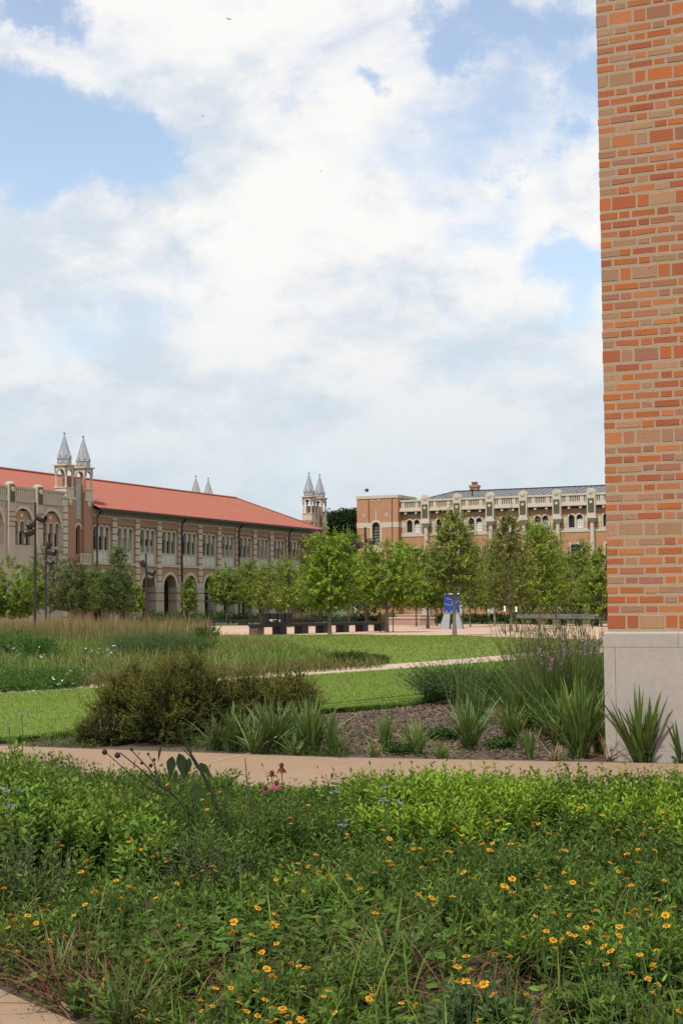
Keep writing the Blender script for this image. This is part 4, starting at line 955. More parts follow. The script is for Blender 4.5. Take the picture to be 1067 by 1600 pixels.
# ------------------------------------------------------------------ low shrubs behind the court
def mound(name, label, px, top, hw, Y=None, base=None, col=(.06, .10, .025), tip=None, seed=0, ll=.06, lw=.025, n=160, nl=6, cat='shrub', group=None, ry=.7, opp=True, spread=.8, prof=LEAF, droop=.25, up=.75, stem=.006, fill=True):
    rng = np.random.default_rng(seed + 500); p = gr(px, base) if base else at(px, 951, Y); Y = p[1]; p = p.copy(); p[1] += 0
    H = at(px, top, Y)[2]; R = hw / F * Y; vb = VB()
    d = disk(rng, n, 1, 1, .5); q = np.sqrt(np.maximum(0, 1 - (d ** 2).sum(1))); hh = H * (.35 + .65 * q ** .7) * rng.uniform(.78, 1.05, n)
    B = np.column_stack([d[:, 0] * R * (1 - spread * .35), d[:, 1] * R * ry * (1 - spread * .35), hh * .10]); 
    D = unit(np.column_stack([d[:, 0] * spread, d[:, 1] * spread, np.full(n, up)]) + rng.normal(0, .13, (n, 3)))
    L = hh * .92 / np.maximum(D[:, 2], .45)
    shoots(vb, rng, B, D, L, nl, ll, lw, col, tip, stem=stem, opp=opp, droop=droop, prof=prof)
    m = n * 2; e = disk(rng, m, 1, 1, .5); qq = np.sqrt(np.maximum(0, 1 - (e ** 2).sum(1))); Pz = rng.uniform(.2, .85, m) * H * (.3 + .7 * qq)
    if fill:
        D2 = unit(np.column_stack([e * .8, np.full(m, .6)]) + rng.normal(0, .4, (m, 3))); vb.strips(np.column_stack([e[:, 0] * R * .9, e[:, 1] * R * ry * .9, Pz]), D2, hside(rng, D2), ll * 1.2, lw * 1.2, (0, 0, -.2), prof, vary(rng, np.asarray(col) * .85, m))
    o = vb.build(name, leafm, None, (p[0], p[1], 0)); tag(o, label, cat, group); return o
rs = random.Random(5)
for k, (px, top, hw, Y, c) in enumerate([(335, 951, 24, 134, (.05, .09, .022)), (388, 955, 30, 133, (.06, .10, .03)), (450, 953, 34, 132, (.05, .085, .025)), (505, 955, 26, 131, (.06, .11, .03)), (560, 956, 28, 130, (.05, .09, .022)), (600, 958, 18, 130, (.07, .12, .03)),
                                         (700, 956, 22, 124, (.04, .08, .02)), (735, 958, 26, 122, (.08, .14, .035)), (775, 957, 30, 121, (.06, .11, .03)), (820, 952, 26, 126, (.05, .09, .025)), (862, 946, 30, 128, (.045, .08, .022)), (905, 944, 30, 126, (.05, .095, .024)), (950, 944, 30, 124, (.05, .09, .024)), (280, 953, 34, 132, (.05, .09, .025)), (240, 952, 34, 128, (.05, .085, .025))]):
    mound('low_shrub', 'low green shrub in the hedge strip behind the gravel court', px, top, hw, Y=Y, col=c, seed=k, ll=.24, lw=.12, n=110, nl=4, group='low shrubs in the strip behind the gravel court', spread=.6)
for px, Y, top in ((460, 129, 952), (622, 127, 950), (608, 127, 952), (432, 131, 950)):
    rng = np.random.default_rng(px); vb = VB(); p = at(px, 951, Y); H = at(px, top, Y)[2]; blades(vb, rng, disk(rng, 420, .9), rng.uniform(.6, 1.05, 420) * H, .02, .2, .2, (.17, .13, .045), (.26, .18, .08)); o = vb.build('tan_grass_clump', bladem, None, (p[0], p[1], 0)); tag(o, 'clump of tan ornamental grass in the strip behind the gravel court', 'grass clump', 'tan grass clumps behind the gravel court')
# ------------------------------------------------------------------ meadow left of the lawns
def inpoly(P, poly):
    x, y = P[:, 0], P[:, 1]; c = np.zeros(len(P), bool); n = len(poly)
    for i in range(n):
        a, b = poly[i], poly[(i + 1) % n]
        k = ((a[1] > y) != (b[1] > y)); c ^= k & (x < (b[0] - a[0]) * (y - a[1]) / ((b[1] - a[1]) + 1e-12) + a[0])
    return c
def scatter(rng, poly, n):
    poly = [np.asarray(p[:2], float) for p in poly]; lo = np.min(poly, 0); hi = np.max(poly, 0); out = np.zeros((0, 2))
    while len(out) < n:
        q = rng.uniform(lo, hi, (n * 2, 2)); out = np.concatenate([out, q[inpoly(q, poly)]])
    return out[:n]
def field(P, seed, s):      # smooth random patches, 0..1
    r = np.random.default_rng(seed); v = np.zeros(len(P))
    for k in range(6):
        d = r.normal(size=2) * s; v += np.sin(P @ d + r.uniform(0, 6.28)) / 6 ** .5
    return 1 / (1 + np.exp(-1.6 * v))
rng = np.random.default_rng(11)
# tall tan grass at the back, mixed green in the middle, low cover along the path
back_poly = [gr(-260, 1012), gr(60, 1008), gr(180, 1012), gr(330, 1008), gr(334, 992), gr(180, 987), gr(-260, 988)]
P = scatter(rng, back_poly, 9000); vb = VB(); fz = field(P, 3, .35)[:, None]
blades(vb, rng, P, rng.uniform(.6, 1.16, len(P)) * (.85 + .3 * field(P, 5, .5)), .017, .12, .12, (.11, .12, .04), (.235, .18, .078), v=.28)
P2 = P[rng.uniform(size=len(P)) < .27 * field(P, 8, .6)]; blades(vb, rng, P2, rng.uniform(.9, 1.45, len(P2)), .018, .08, .12, (.17, .12, .05), (.36, .23, .12), v=.25)
P3 = P[:4200]; blades(vb, rng, P3, rng.uniform(.4, .95, len(P3)), .022, .25, .3, (.06, .095, .025), (.10, .13, .035), v=.25)
tag(vb.build('tall_meadow_grass', bladem), 'tall tan and green meadow grass along the back of the left bed', 'grass', kind='stuff')
mid_poly = [gr(-260, 1094), gr(0, 1082.5), gr(170, 1072), gr(440, 1054.5), gr(600, 1043.5), gr(608, 1036), gr(520, 1022), gr(420, 1006), gr(334, 1000), gr(60, 1004), gr(-260, 1008)]
P = scatter(rng, mid_poly, 26000); f1 = field(P, 21, .5); f2 = field(P, 22, .9); vb = VB()
ed = P[:, 1]
for lo, hi, cb, ct, h0 in ((0, .42, (.09, .145, .03), (.165, .225, .05), .42), (.42, .66, (.105, .15, .036), (.205, .235, .065), .52), (.66, 1.01, (.12, .135, .04), (.25, .22, .085), .5)):
    k = (f1 >= lo) & (f1 < hi); q = P[k]; hs = np.where(q[:, 0] > -1.5, .62, np.clip((q[:, 1] - 24) / 10, .3, 1.0)); blades(vb, rng, q, rng.uniform(.45, 1.1, k.sum()) * h0 * hs * (.7 + .6 * f2[k]), .014, .3, .35, cb, ct, v=.26)
q = P[rng.uniform(size=len(P)) < .16]; D = unit(rng.normal(0, .35, (len(q), 3)) + np.array([0, 0, 1.])); hs = np.where(q[:, 0] > -1.5, .6, np.clip((q[:, 1] - 24) / 10, .3, 1.0))
shoots(vb, rng, np.column_stack([q, np.zeros(len(q))]), D, rng.uniform(.2, .5, len(q)) * hs, 5, .06, .022, (.075, .13, .028), (.125, .195, .042), stem=.006)
tag(vb.build('meadow_plants', bladem), 'mixed green meadow grass and weeds beyond the middle path', 'meadow', kind='stuff')
# low leafy cover at the front edge on the left
cov = [gr(-260, 1097), gr(0, 1085), gr(130, 1077), gr(120, 1062), gr(0, 1066), gr(-260, 1072)]
P = scatter(rng, cov, 5200); vb = VB(); D = unit(rng.normal(0, .5, (len(P), 3)) + np.array([0, 0, .8])); shoots(vb, rng, np.column_stack([P, np.zeros(len(P))]), D, rng.uniform(.15, .36, len(P)), 4, .06, .036, (.055, .11, .022), (.09, .16, .032), stem=.004)
tag(vb.build('leafy_ground_cover', leafm), 'dense dark green leafy cover at the front left edge of the meadow', 'ground cover', kind='stuff')
P = scatter(rng, [gr(130, 1078), gr(440, 1056), gr(600, 1045), gr(560, 1036), gr(440, 1045), gr(150, 1066)], 2600); vb = VB(); blades(vb, rng, P, rng.uniform(.15, .42, len(P)), .012, .5, .5, (.09, .08, .03), (.15, .12, .05), v=.3); tag(vb.build('brownish_edge_weeds', bladem), 'low brownish weeds along the edge of the middle path', 'weeds', kind='stuff')
mound('feathery_shrub', 'broad feathery blue green mound in the middle of the meadow', 238, 984, 72, base=1032, col=(.07, .12, .042), tip=(.11, .17, .06), seed=31, ll=.08, lw=.010, n=700, nl=12, ry=.6, spread=1.0, prof=BLADE)
mound('feathery_shrub', 'smaller feathery green mound right of the broad mound', 302, 992, 32, base=1030, col=(.07, .13, .036), seed=32, ll=.08, lw=.010, n=380, nl=12, spread=1.0, prof=BLADE)
mound('leafy_perennial', 'upright leafy plant at the right end of the tall tan grass', 324, 972, 13, base=1009, col=(.05, .10, .024), seed=33, ll=.14, lw=.05, n=34, nl=11, spread=.35, cat='plant')
mound('low_bushy_plant', 'dark green bushy plant at the tip of the meadow bed', 545, 1016, 30, base=1041, col=(.042, .085, .02), seed=34, ll=.07, lw=.03, n=240, nl=7, cat='plant')
mound('low_bushy_plant', 'flat trailing green plant at the far tip of the meadow beside the path', 585, 1022, 22, base=1038, col=(.05, .09, .022), seed=35, ll=.07, lw=.03, n=150, nl=6, cat='plant')
for k, (px, base, top) in enumerate([(30, 1015, 978), (75, 1018, 990), (52, 1020, 984), (20, 1010, 976)]): mound('light_green_weed', 'light green leafy weed patch in front of the tall grass at far left', px, top, 20, base=base + 16, col=(.065, .14, .026), seed=40 + k, ll=.10, lw=.035, n=60, nl=8, cat='plant', group='light green weeds at the left of the meadow', spread=.5)
# small white and dark flower heads dotted through the meadow
def head(col, r, n=7):
    vb = VB(); rg = np.random.default_rng(n); a = np.arange(n) * 6.2832 / n; D = unit(np.column_stack([np.cos(a), np.sin(a), np.full(n, .45)])); vb.strips(np.zeros((n, 3)) + D * r * .1, D, unit(np.cross(D, (0, 0, 1.))), r, r * .7, (0, 0, -.1), PETAL, vary(rg, col, n, .1)); return vb
hw_ = head((.62, .64, .68), .022).mesh('white_flower_head', petalm); rp = random.Random(9)
for k in range(46):
    px, py = rp.choice([(rp.uniform(10, 70), rp.uniform(1000, 1028)), (rp.uniform(60, 180), rp.uniform(1000, 1040)), (rp.uniform(80, 135), rp.uniform(1045, 1070)), (rp.uniform(130, 180), rp.uniform(1008, 1025))])
    p = gr(px, py, .42); o = bpy.data.objects.new('white_flower', hw_); C.objects.link(o); o.location = p; o.rotation_euler = (rp.uniform(-.6, .6), rp.uniform(-.6, .6), 0); o.scale = (rp.uniform(.7, 1.2),) * 3; tag(o, 'tiny whitish flower head scattered among the left meadow plants', 'flower', 'tiny whitish flowers in the meadow')
    vb = VB(); vb.strips(np.array([[0, 0, -.25]]), np.array([[0, 0, 1.]]), np.array([[1., 0, 0]]), .25, .006, (0, 0, 0), STEM, (.06, .1, .03)); s = vb.build('stem', bladem, o)
ds = head((.025, .018, .014), .03, 9).mesh('dark_seed_head', petalm)
for px, py in [(132, 1012), (137, 1016), (134, 1020), (150, 1018), (346, 1018), (351, 1014), (356, 1019), (362, 1022), (341, 1022), (333, 1022), (153, 1026)]:
    p = gr(px, py, .55); o = bpy.data.objects.new('seed_head', ds); C.objects.link(o); o.location = p; tag(o, 'small dark seed head standing above the meadow plants', 'seed head', 'dark seed heads in the meadow')
    vb = VB(); vb.strips(np.array([[0, 0, -.5]]), np.array([[0, 0, 1.]]), np.array([[1., 0, 0]]), .5, .008, (0, 0, 0), STEM, (.07, .06, .03)); vb.build('stem', bladem, o)

# ------------------------------------------------------------------ mown grass
rng = np.random.default_rng(5)
lawn_poly = [p for p in nearE if -8 < p[0] < 9.0] + [p for p in lowE[::-1] if -8 < p[0]]
P = scatter(rng, lawn_poly, 80000); vb = VB(); sh = .92 + .16 * field(P, 2, .45); n = len(P)
a = rng.uniform(0, 6.28, n); hd = np.stack([np.cos(a), np.sin(a), np.zeros(n)], 1); D = unit(hd * .5 + np.array([0, 0, 1.]) + rng.normal(0, .2, (n, 3)))
c = vary(rng, (.118, .182, .018), n, .09, .04) * sh[:, None]; vb.strips(np.column_stack([P, np.full(n, .05)]), D, unit(np.cross(D, hd) + .01), rng.uniform(.025, .055, n), .007, hd * .3, ((0, 1.0), (1, 0)), c, c * 1.25)
el = np.array(lowE); 
k = rng.integers(0, len(el) - 1, 9000); P = el[k] + (el[k + 1] - el[k]) * rng.uniform(0, 1, (9000, 1)) + rng.normal(0, .03, (9000, 2)); blades(vb, rng, P, rng.uniform(.06, .13, 9000), .007, .6, .5, (.045, .09, .014), (.075, .14, .02))
el = np.array(nearE); el = el[el[:, 0] < 12]; k = rng.integers(0, len(el) - 1, 5000); P = el[k] + (el[k + 1] - el[k]) * rng.uniform(0, 1, (5000, 1)) + rng.normal(0, .03, (5000, 2)); blades(vb, rng, P, rng.uniform(.05, .10, 5000), .008, .5, .5, (.07, .13, .018), (.1, .17, .03))
el = np.array(G2([(310, 994), (500, 993.4), (700, 994.5), (946, 1002)])); k = rng.integers(0, 3, 6000); P = el[k] + (el[k + 1] - el[k]) * rng.uniform(0, 1, (6000, 1)) + rng.normal(0, .06, (6000, 2)); blades(vb, rng, P, rng.uniform(.04, .10, 6000), .016, .5, .4, (.09, .15, .025), (.12, .18, .04))
P = scatter(rng, [p for p in farE if -1.9 < p[0] < 16] + G2([(946, 1002), (700, 994.5), (500, 993.4), (310, 994)]), 42000); n = len(P); f_ = field(P, 31, .22) * .25 + .88; c = vary(rng, (.125, .172, .022), n, .16, .07) * f_[:, None]; a = rng.uniform(0, 6.28, n); hd = np.stack([np.cos(a), np.sin(a), np.zeros(n)], 1); D = unit(hd * .5 + np.array([0, 0, 1.])); vb.strips(np.column_stack([P, np.full(n, .025)]), D, unit(np.cross(D, hd)), rng.uniform(.03, .06, n), .022, hd * .3, ((0, 1.0), (1, 0)), c, c * 1.2)
tag(vb.build('lawn_grass', bladem), 'short mown green grass of the two lawns beside the middle path', 'grass', kind='stuff')
# mulch chips in the bed
P = scatter(rng, [gr(480, 1180), gr(900, 1192), gr(900, 1100), gr(760, 1085), gr(690, 1100), gr(570, 1114), gr(480, 1122)], 22000); n = len(P); D = unit(rng.normal(0, 1, (n, 3)) * np.array([1, 1, .25])); vb = VB(); base = np.where(rng.uniform(size=(n, 1)) < .25, np.array([[.20, .145, .105]]), np.array([[.105, .066, .046]]))
vb.strips(np.column_stack([P, rng.uniform(.008, .03, n)]), D, unit(np.cross(D, np.array([0, 0, 1.]) + rng.normal(0, .5, (n, 3)))), rng.uniform(.018, .052, n), rng.uniform(.006, .015, n), (0, 0, 0), ((0, .7), (.5, 1), (1, .5)), base * np.exp(rng.normal(0, .3, (n, 1))))
tag(vb.build('mulch_chips', mat('mulch_chip', (.1, .06, .04), attr=True, rough=.9)), 'brown bark mulch chips covering the bed behind the near path', 'mulch', kind='stuff')

# ------------------------------------------------------------------ plants between the near path and the lawn
def bush(label, cx, cy, rx, ry, H, seed, nclump=150, col=(.075, .092, .022), tip=(.21, .19, .04)):
    """fine-leaved shrub: many feathery sprays on an uneven dome"""
    rng = np.random.default_rng(seed); vb = VB(); B, D, L = [], [], []
    lob = [(rng.uniform(-.74, .74) * rx, rng.uniform(-.7, .5) * ry, rng.uniform(.30, .52) * min(rx, 1.2), rng.uniform(.62, 1.06) * H) for _ in range(14)]
    for k in range(nclump):
        lx, ly, lr, lh = lob[rng.integers(len(lob))]; d = unit(rng.normal(size=3)); d[2] = abs(d[2]); q = rng.uniform(.75, 1.0)
        c = np.array([lx + d[0] * lr * q, ly + d[1] * lr * q, max(.05, .06 * H + d[2] * lh * .92 * q)])
        if (c[0] / rx) ** 2 + (c[1] / ry) ** 2 > 1.2: continue
        n = 9; dd = unit(d * np.array([.9, .9, .5]) + np.array([0, 0, .55]) + rng.normal(0, .38, (n, 3))); B.append(np.repeat(c[None], n, 0) + rng.normal(0, .035, (n, 3)) - d * .08); D.append(dd)
    B, D = np.concatenate(B), np.concatenate(D); B[:, 2] = np.maximum(B[:, 2], .03)
    shoots(vb, rng, B, D, rng.uniform(.10, .24, len(B)), 8, .034, .010, col, tip, stem=.003, ang=.75, droop=.1, v=.22, taper=.2, prof=DIA)
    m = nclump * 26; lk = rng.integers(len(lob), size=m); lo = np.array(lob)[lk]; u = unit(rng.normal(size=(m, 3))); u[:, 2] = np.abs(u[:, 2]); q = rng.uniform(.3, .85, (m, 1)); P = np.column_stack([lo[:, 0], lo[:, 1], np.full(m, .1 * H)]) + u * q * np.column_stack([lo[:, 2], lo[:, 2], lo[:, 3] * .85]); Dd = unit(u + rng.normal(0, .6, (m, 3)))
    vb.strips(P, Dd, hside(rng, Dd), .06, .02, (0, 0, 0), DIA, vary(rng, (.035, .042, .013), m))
    st = MB()
    for lx, ly, lr, lh in lob: st.tube([(lx * .2, ly * .2, 0), (lx * .6, ly * .6, lh * .35), (lx, ly, lh * .7)], [.02, .014, .006], 'bark', 5)
    t = thing('dark_shrub', label, 'shrub', (cx, cy, 0)); vb.build('foliage', leafm, t); st.build('branches', t)
bush('big dark olive shrub with feathery tips behind the near path', -1.86, 16.2, .70, .85, .95, 1, 470); bush('lower dark olive shrub right of the big one, bollard light at its edge', -.88, 16.45, .64, .80, .83, 2, 330)
bush('small sparse olive shrub at the left foot of the big dark shrub', -2.40, 15.75, .24, .32, .36, 3, 40, (.07, .085, .022), (.15, .145, .04))
def sword(name, label, px, base, top, hw, n, seed, w=.028, col=(.052, .092, .024), tip=(.085, .145, .034), droop=.25, dry=.06, cat='plant', m=None, dy=0.0, lean=.34):
    rng = np.random.default_rng(seed + 900); p = gr(px, base); Y = p[1]; H = at(px, top, Y)[2]; R = hw / F * Y; vb = VB()
    a = rng.uniform(0, 6.28, n); s = rng.uniform(0, 1, n) ** .8; hd = np.stack([np.cos(a), np.sin(a), np.zeros(n)], 1); D = unit(hd * (s * R / H * 1.0)[:, None] + np.array([0, 0, 1.]))
    L = H * rng.uniform(.55, 1.08, n); S = unit(np.cross(D, hd + rng.normal(0, .5, (n, 3)))); b = hd * (np.abs(rng.normal(0, droop, n)) * s)[:, None] - np.array([0, 0, 1.]) * (np.abs(rng.normal(0, droop * .6, n)) * s)[:, None]
    c, t_ = vary(rng, np.asarray(col) * np.array([1.35, 1.25, 1.1]), n, .2), vary(rng, np.asarray(tip) * np.array([1.3, 1.2, 1.1]), n, .2); dr = rng.uniform(size=n) < dry; c[dr] = vary(rng, (.22, .16, .085), dr.sum()); t_[dr] = vary(rng, (.30, .22, .13), dr.sum()); b[dr] *= 3; L[dr] *= .75
    vb.strips(np.column_stack([disk(rng, n, R * .22), np.zeros(n)]), D, S, L, w * rng.uniform(.7, 1.15, n), b, SWORD, c, t_)
    o = vb.build(name, m or stiffm, None, (p[0], p[1], 0)); tag(o, label, cat); return o
sword('flax_clump', 'large upright sword leaved clump against the grey limestone plinth', 1004, 1192, 1070, 64, 120, 1, w=.034, droop=.12, tip=(.11, .17, .038))
sword('flax_clump', 'sword leaved clump at the right frame edge beside the plinth', 1066, 1194, 1120, 30, 26, 2, w=.036, droop=.15)
sword('flax_clump', 'dense tall sword leaved clump just left of the plinth corner', 905, 1186, 1054, 56, 230, 3, w=.022, dry=.08, tip=(.10, .165, .036))
sword('flax_clump', 'green sword leaved clump squeezed between the dense tall clump and the plinth', 935, 1180, 1072, 34, 90, 30, w=.022, droop=.2, tip=(.11, .175, .04))
sword('flax_clump', 'green upright clump behind and left of the dense tall clump', 872, 1166, 1070, 38, 110, 31, w=.019, droop=.25, tip=(.10, .165, .04))
mound('flowering_bush', 'leafy green bush low behind the dense tall sword clump', 900, 1082, 48, base=1160, col=(.055, .105, .026), tip=(.09, .155, .036), seed=56, ll=.06, lw=.018, n=240, nl=8, spread=.7)
sword('ornamental_grass', 'grassy green tuft between the lone mulch clump and the dense tall clump', 800, 1160, 1092, 34, 140, 32, w=.012, droop=.5, col=(.07, .12, .03), tip=(.12, .18, .05), m=bladem)
mound('mulch_weed', 'low leafy weed in the mulch near the lone blade clump', 695, 1132, 26, base=1158, col=(.06, .11, .026), seed=57, ll=.05, lw=.02, n=60, nl=5, cat='plant')
mound('mulch_weed', 'low leafy weed in the mulch right of the lone blade clump', 785, 1150, 22, base=1172, col=(.065, .115, .028), seed=58, ll=.05, lw=.02, n=50, nl=5, cat='plant')
mound('mulch_weed', 'low leafy weed by the path left of the pale blade clump', 625, 1158, 20, base=1180, col=(.07, .12, .03), seed=59, ll=.045, lw=.018, n=50, nl=5, cat='plant')
sword('flax_clump', 'small upright blades at the path edge between two larger clumps', 826, 1188, 1128, 17, 16, 4, w=.03, dry=.0, tip=(.11, .17, .04))
sword('iris_clump', 'mid green arching blade clump alone in the brown mulch', 733, 1172, 1080, 44, 110, 5, w=.017, droop=.4, col=(.06, .11, .03), tip=(.10, .17, .045))
sword('iris_clump', 'light green low blade clump left of the lone mulch clump', 650, 1180, 1116, 36, 110, 6, w=.013, droop=.5, col=(.075, .125, .03), tip=(.13, .19, .05))
sword('iris_clump', 'upright dark green blades in front of the mulch, left of the pale clump', 602, 1180, 1098, 20, 46, 7, w=.017, droop=.25)
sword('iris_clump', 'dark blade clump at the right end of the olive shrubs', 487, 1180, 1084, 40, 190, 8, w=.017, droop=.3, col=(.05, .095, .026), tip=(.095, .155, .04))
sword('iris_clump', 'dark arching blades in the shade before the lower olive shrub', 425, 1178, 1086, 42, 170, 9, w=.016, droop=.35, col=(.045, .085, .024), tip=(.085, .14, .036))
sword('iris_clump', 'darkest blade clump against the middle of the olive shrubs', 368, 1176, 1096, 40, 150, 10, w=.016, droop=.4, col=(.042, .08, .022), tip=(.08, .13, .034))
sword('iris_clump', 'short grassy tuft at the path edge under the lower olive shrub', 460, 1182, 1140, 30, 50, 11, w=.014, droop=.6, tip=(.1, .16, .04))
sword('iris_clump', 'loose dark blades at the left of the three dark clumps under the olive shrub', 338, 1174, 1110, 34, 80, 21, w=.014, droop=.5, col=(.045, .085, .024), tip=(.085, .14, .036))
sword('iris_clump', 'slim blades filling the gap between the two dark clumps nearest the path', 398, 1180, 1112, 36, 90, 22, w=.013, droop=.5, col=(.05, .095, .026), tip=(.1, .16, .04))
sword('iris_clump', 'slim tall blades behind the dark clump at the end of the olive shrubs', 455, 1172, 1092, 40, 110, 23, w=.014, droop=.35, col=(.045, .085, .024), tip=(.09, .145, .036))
sword('iris_clump', 'outer right blades of the dark clump at the end of the olive shrubs', 520, 1182, 1098, 26, 70, 24, w=.014, droop=.45, col=(.05, .095, .026), tip=(.1, .16, .04))
sword('grass_tuft', 'short bright grass tuft in front of the mulch near the path', 690, 1186, 1150, 30, 60, 12, w=.010, droop=.6, col=(.08, .13, .03), tip=(.14, .2, .05), m=bladem)
sword('grass_tuft', 'thin grass tuft at the path edge left of the dark blades', 585, 1184, 1150, 24, 40, 13, w=.010, droop=.6, col=(.08, .12, .03), tip=(.14, .18, .05), m=bladem)
sword('grass_tuft', 'loose straw coloured tuft beside the dense tall clump', 868, 1190, 1150, 34, 36, 14, w=.010, droop=.9, col=(.16, .13, .06), tip=(.26, .2, .11), dry=.5, m=bladem)
sword('grass_tuft', 'dry tan tuft at the foot of the plinth corner', 950, 1190, 1140, 30, 40, 15, w=.012, droop=.8, col=(.18, .11, .06), tip=(.24, .16, .09), dry=.4, m=bladem)
sword('ornamental_grass', 'soft pale green grass clump between the mulch and the tall stalks', 805, 1142, 1060, 36, 240, 16, w=.012, droop=.5, col=(.07, .12, .03), tip=(.115, .17, .05), m=bladem)
sword('ornamental_grass', 'fine blue green grass tussock behind the lone mulch clump', 745, 1130, 1062, 34, 200, 17, w=.010, droop=.6, col=(.05, .09, .034), tip=(.085, .13, .05), m=bladem)
mound('bluish_shrub', 'bluish green fine leaved shrub at the edge of the near lawn', 712, 1030, 54, base=1100, col=(.065, .11, .038), tip=(.105, .155, .055), seed=51, ll=.07, lw=.014, n=420, nl=9, ry=.7, spread=.9)
mound('bluish_shrub', 'low bluish green shrub spreading right toward the tall stalks', 790, 1040, 42, base=1106, col=(.065, .115, .036), tip=(.11, .165, .05), seed=52, ll=.07, lw=.014, n=300, nl=9, ry=.7, spread=.9)
mound('flowering_bush', 'green bush with mauve flower spikes against the plinth side', 905, 985, 52, base=1120, col=(.055, .105, .028), tip=(.09, .15, .036), seed=53, ll=.07, lw=.018, n=380, nl=9, spread=.6)
mound('flowering_bush', 'smaller green bush left of the mauve flowered one', 850, 1012, 42, base=1128, col=(.055, .105, .028), tip=(.09, .15, .036), seed=54, ll=.07, lw=.016, n=260, nl=9, spread=.6)
def stalks(label, px, base, tops, hw, n, seed):
    rng = np.random.default_rng(seed); p = gr(px, base); Y = p[1]; vb = VB(); R = hw / F * Y; H = at(px, tops, Y)[2]
    xy = disk(rng, n, R * .5, R * .3); D = unit(np.column_stack([rng.normal(-.06, .16, n), rng.normal(0, .1, n), np.ones(n)])); L = H * rng.uniform(.72, 1.06, n); b = np.column_stack([rng.normal(-.03, .10, n), rng.normal(0, .06, n), np.full(n, -.02)])
    B = np.column_stack([xy, np.zeros(n)]); vb.strips(B, D, hside(rng, D), L, .005, b, STEM, vary(rng, (.09, .13, .04), n), vary(rng, (.19, .18, .075), n))
    for k in range(9):                                              # seed spikelets up the last third
        u = rng.uniform(.66, 1.0, n); P = B + D * (L * u)[:, None] + b * (L * u * u)[:, None]; d = unit(D + rng.normal(0, .22, (n, 3))); vb.strips(P, d, hside(rng, d), rng.uniform(.03, .09, n), .008, (0, 0, 0), DIA, vary(rng, (.17, .175, .075), n, .3))
    blades(vb, rng, disk(rng, n * 5, R * .6, R * .4), rng.uniform(.35, .88, n * 5) * H, .009, .16, .25, (.08, .135, .034), (.145, .205, .055))
    o = vb.build('ornamental_grass', bladem, None, (p[0], p[1], 0)); tag(o, label, 'ornamental grass'); return o
stalks('tallest ornamental grass with seed stalks crossing the gravel court', 880, 1150, 945, 74, 130, 1); stalks('ornamental grass with thin leaning stalks left of the tallest one', 830, 1140, 968, 52, 70, 2); stalks('sparse seed stalks reaching over the middle path from the bluish shrub', 735, 1110, 985, 60, 12, 3); stalks('dense green stalk clump hugging the plinth side', 925, 1140, 965, 40, 80, 4)
sp = VB(); rg = np.random.default_rng(3); n = 26; P = np.column_stack([np.zeros(n), np.zeros(n), np.linspace(0, .16, n)]); D = unit(rdir(rg, n, .5)); sp.strips(P, D, hside(rg, D), .022, .014, (0, 0, 0), DIA, vary(rg, (.36, .22, .34), n, .25)); sp.strips(np.array([[0, 0, -.3]]), np.array([[0, 0, 1.]]), np.array([[1., 0, 0]]), .44, .005, (0, 0, 0), STEM, (.06, .09, .03)); spm = sp.mesh('flower_spike', petalm)
for k, (px, py) in enumerate([(858, 1050), (862, 1046), (880, 1061), (876, 1040), (872, 1032), (920, 1018), (936, 1022), (934, 1016), (942, 1012), (882, 1016), (846, 1038), (853, 1053), (915, 1024), (926, 1012), (868, 1056), (890, 1025)]):
    p = at(px, py, 15.8 + .4 * (k % 3)); o = bpy.data.objects.new('mauve_flower_spike', spm); C.objects.link(o); o.location = p; o.rotation_euler = (rp.uniform(-.3, .3), rp.uniform(-.3, .3), rp.uniform(0, 6)); o.scale = (rp.uniform(.8, 1.2),) * 3; tag(o, 'mauve flower spike rising from the bush beside the plinth', 'flower', 'mauve flower spikes by the plinth')
# loose weeds in the bed and along the path edge
P = scatter(rng, [gr(480, 1184), gr(1060, 1196), gr(1000, 1130), gr(760, 1110), gr(600, 1150), gr(480, 1150)], 900); vb = VB(); k = field(P, 6, 1.6) > .55; blades(vb, rng, P[k], rng.uniform(.05, .22, k.sum()), .007, .7, .7, (.07, .11, .03), (.13, .16, .05)); q = P[~k][:160]; D = unit(rng.normal(0, .6, (len(q), 3)) + np.array([0, 0, .8])); shoots(vb, rng, np.column_stack([q, np.zeros(len(q))]), D, rng.uniform(.06, .16, len(q)), 4, .035, .018, (.07, .115, .03), stem=.003)
P = scatter(rng, [gr(40, 1169), gr(150, 1171), gr(170, 1160), gr(60, 1160)], 500); blades(vb, rng, P, rng.uniform(.04, .14, 500), .007, .7, .6, (.09, .11, .035), (.14, .16, .06)); P = scatter(rng, [gr(290, 1174), gr(545, 1188), gr(540, 1168), gr(300, 1158)], 1300); blades(vb, rng, P, rng.uniform(.05, .24, 1300), .007, .6, .7, (.055, .09, .025), (.11, .16, .045)); tag(vb.build('bed_weeds', bladem), 'scattered low weeds in the mulch along the near path', 'weeds', kind='stuff')
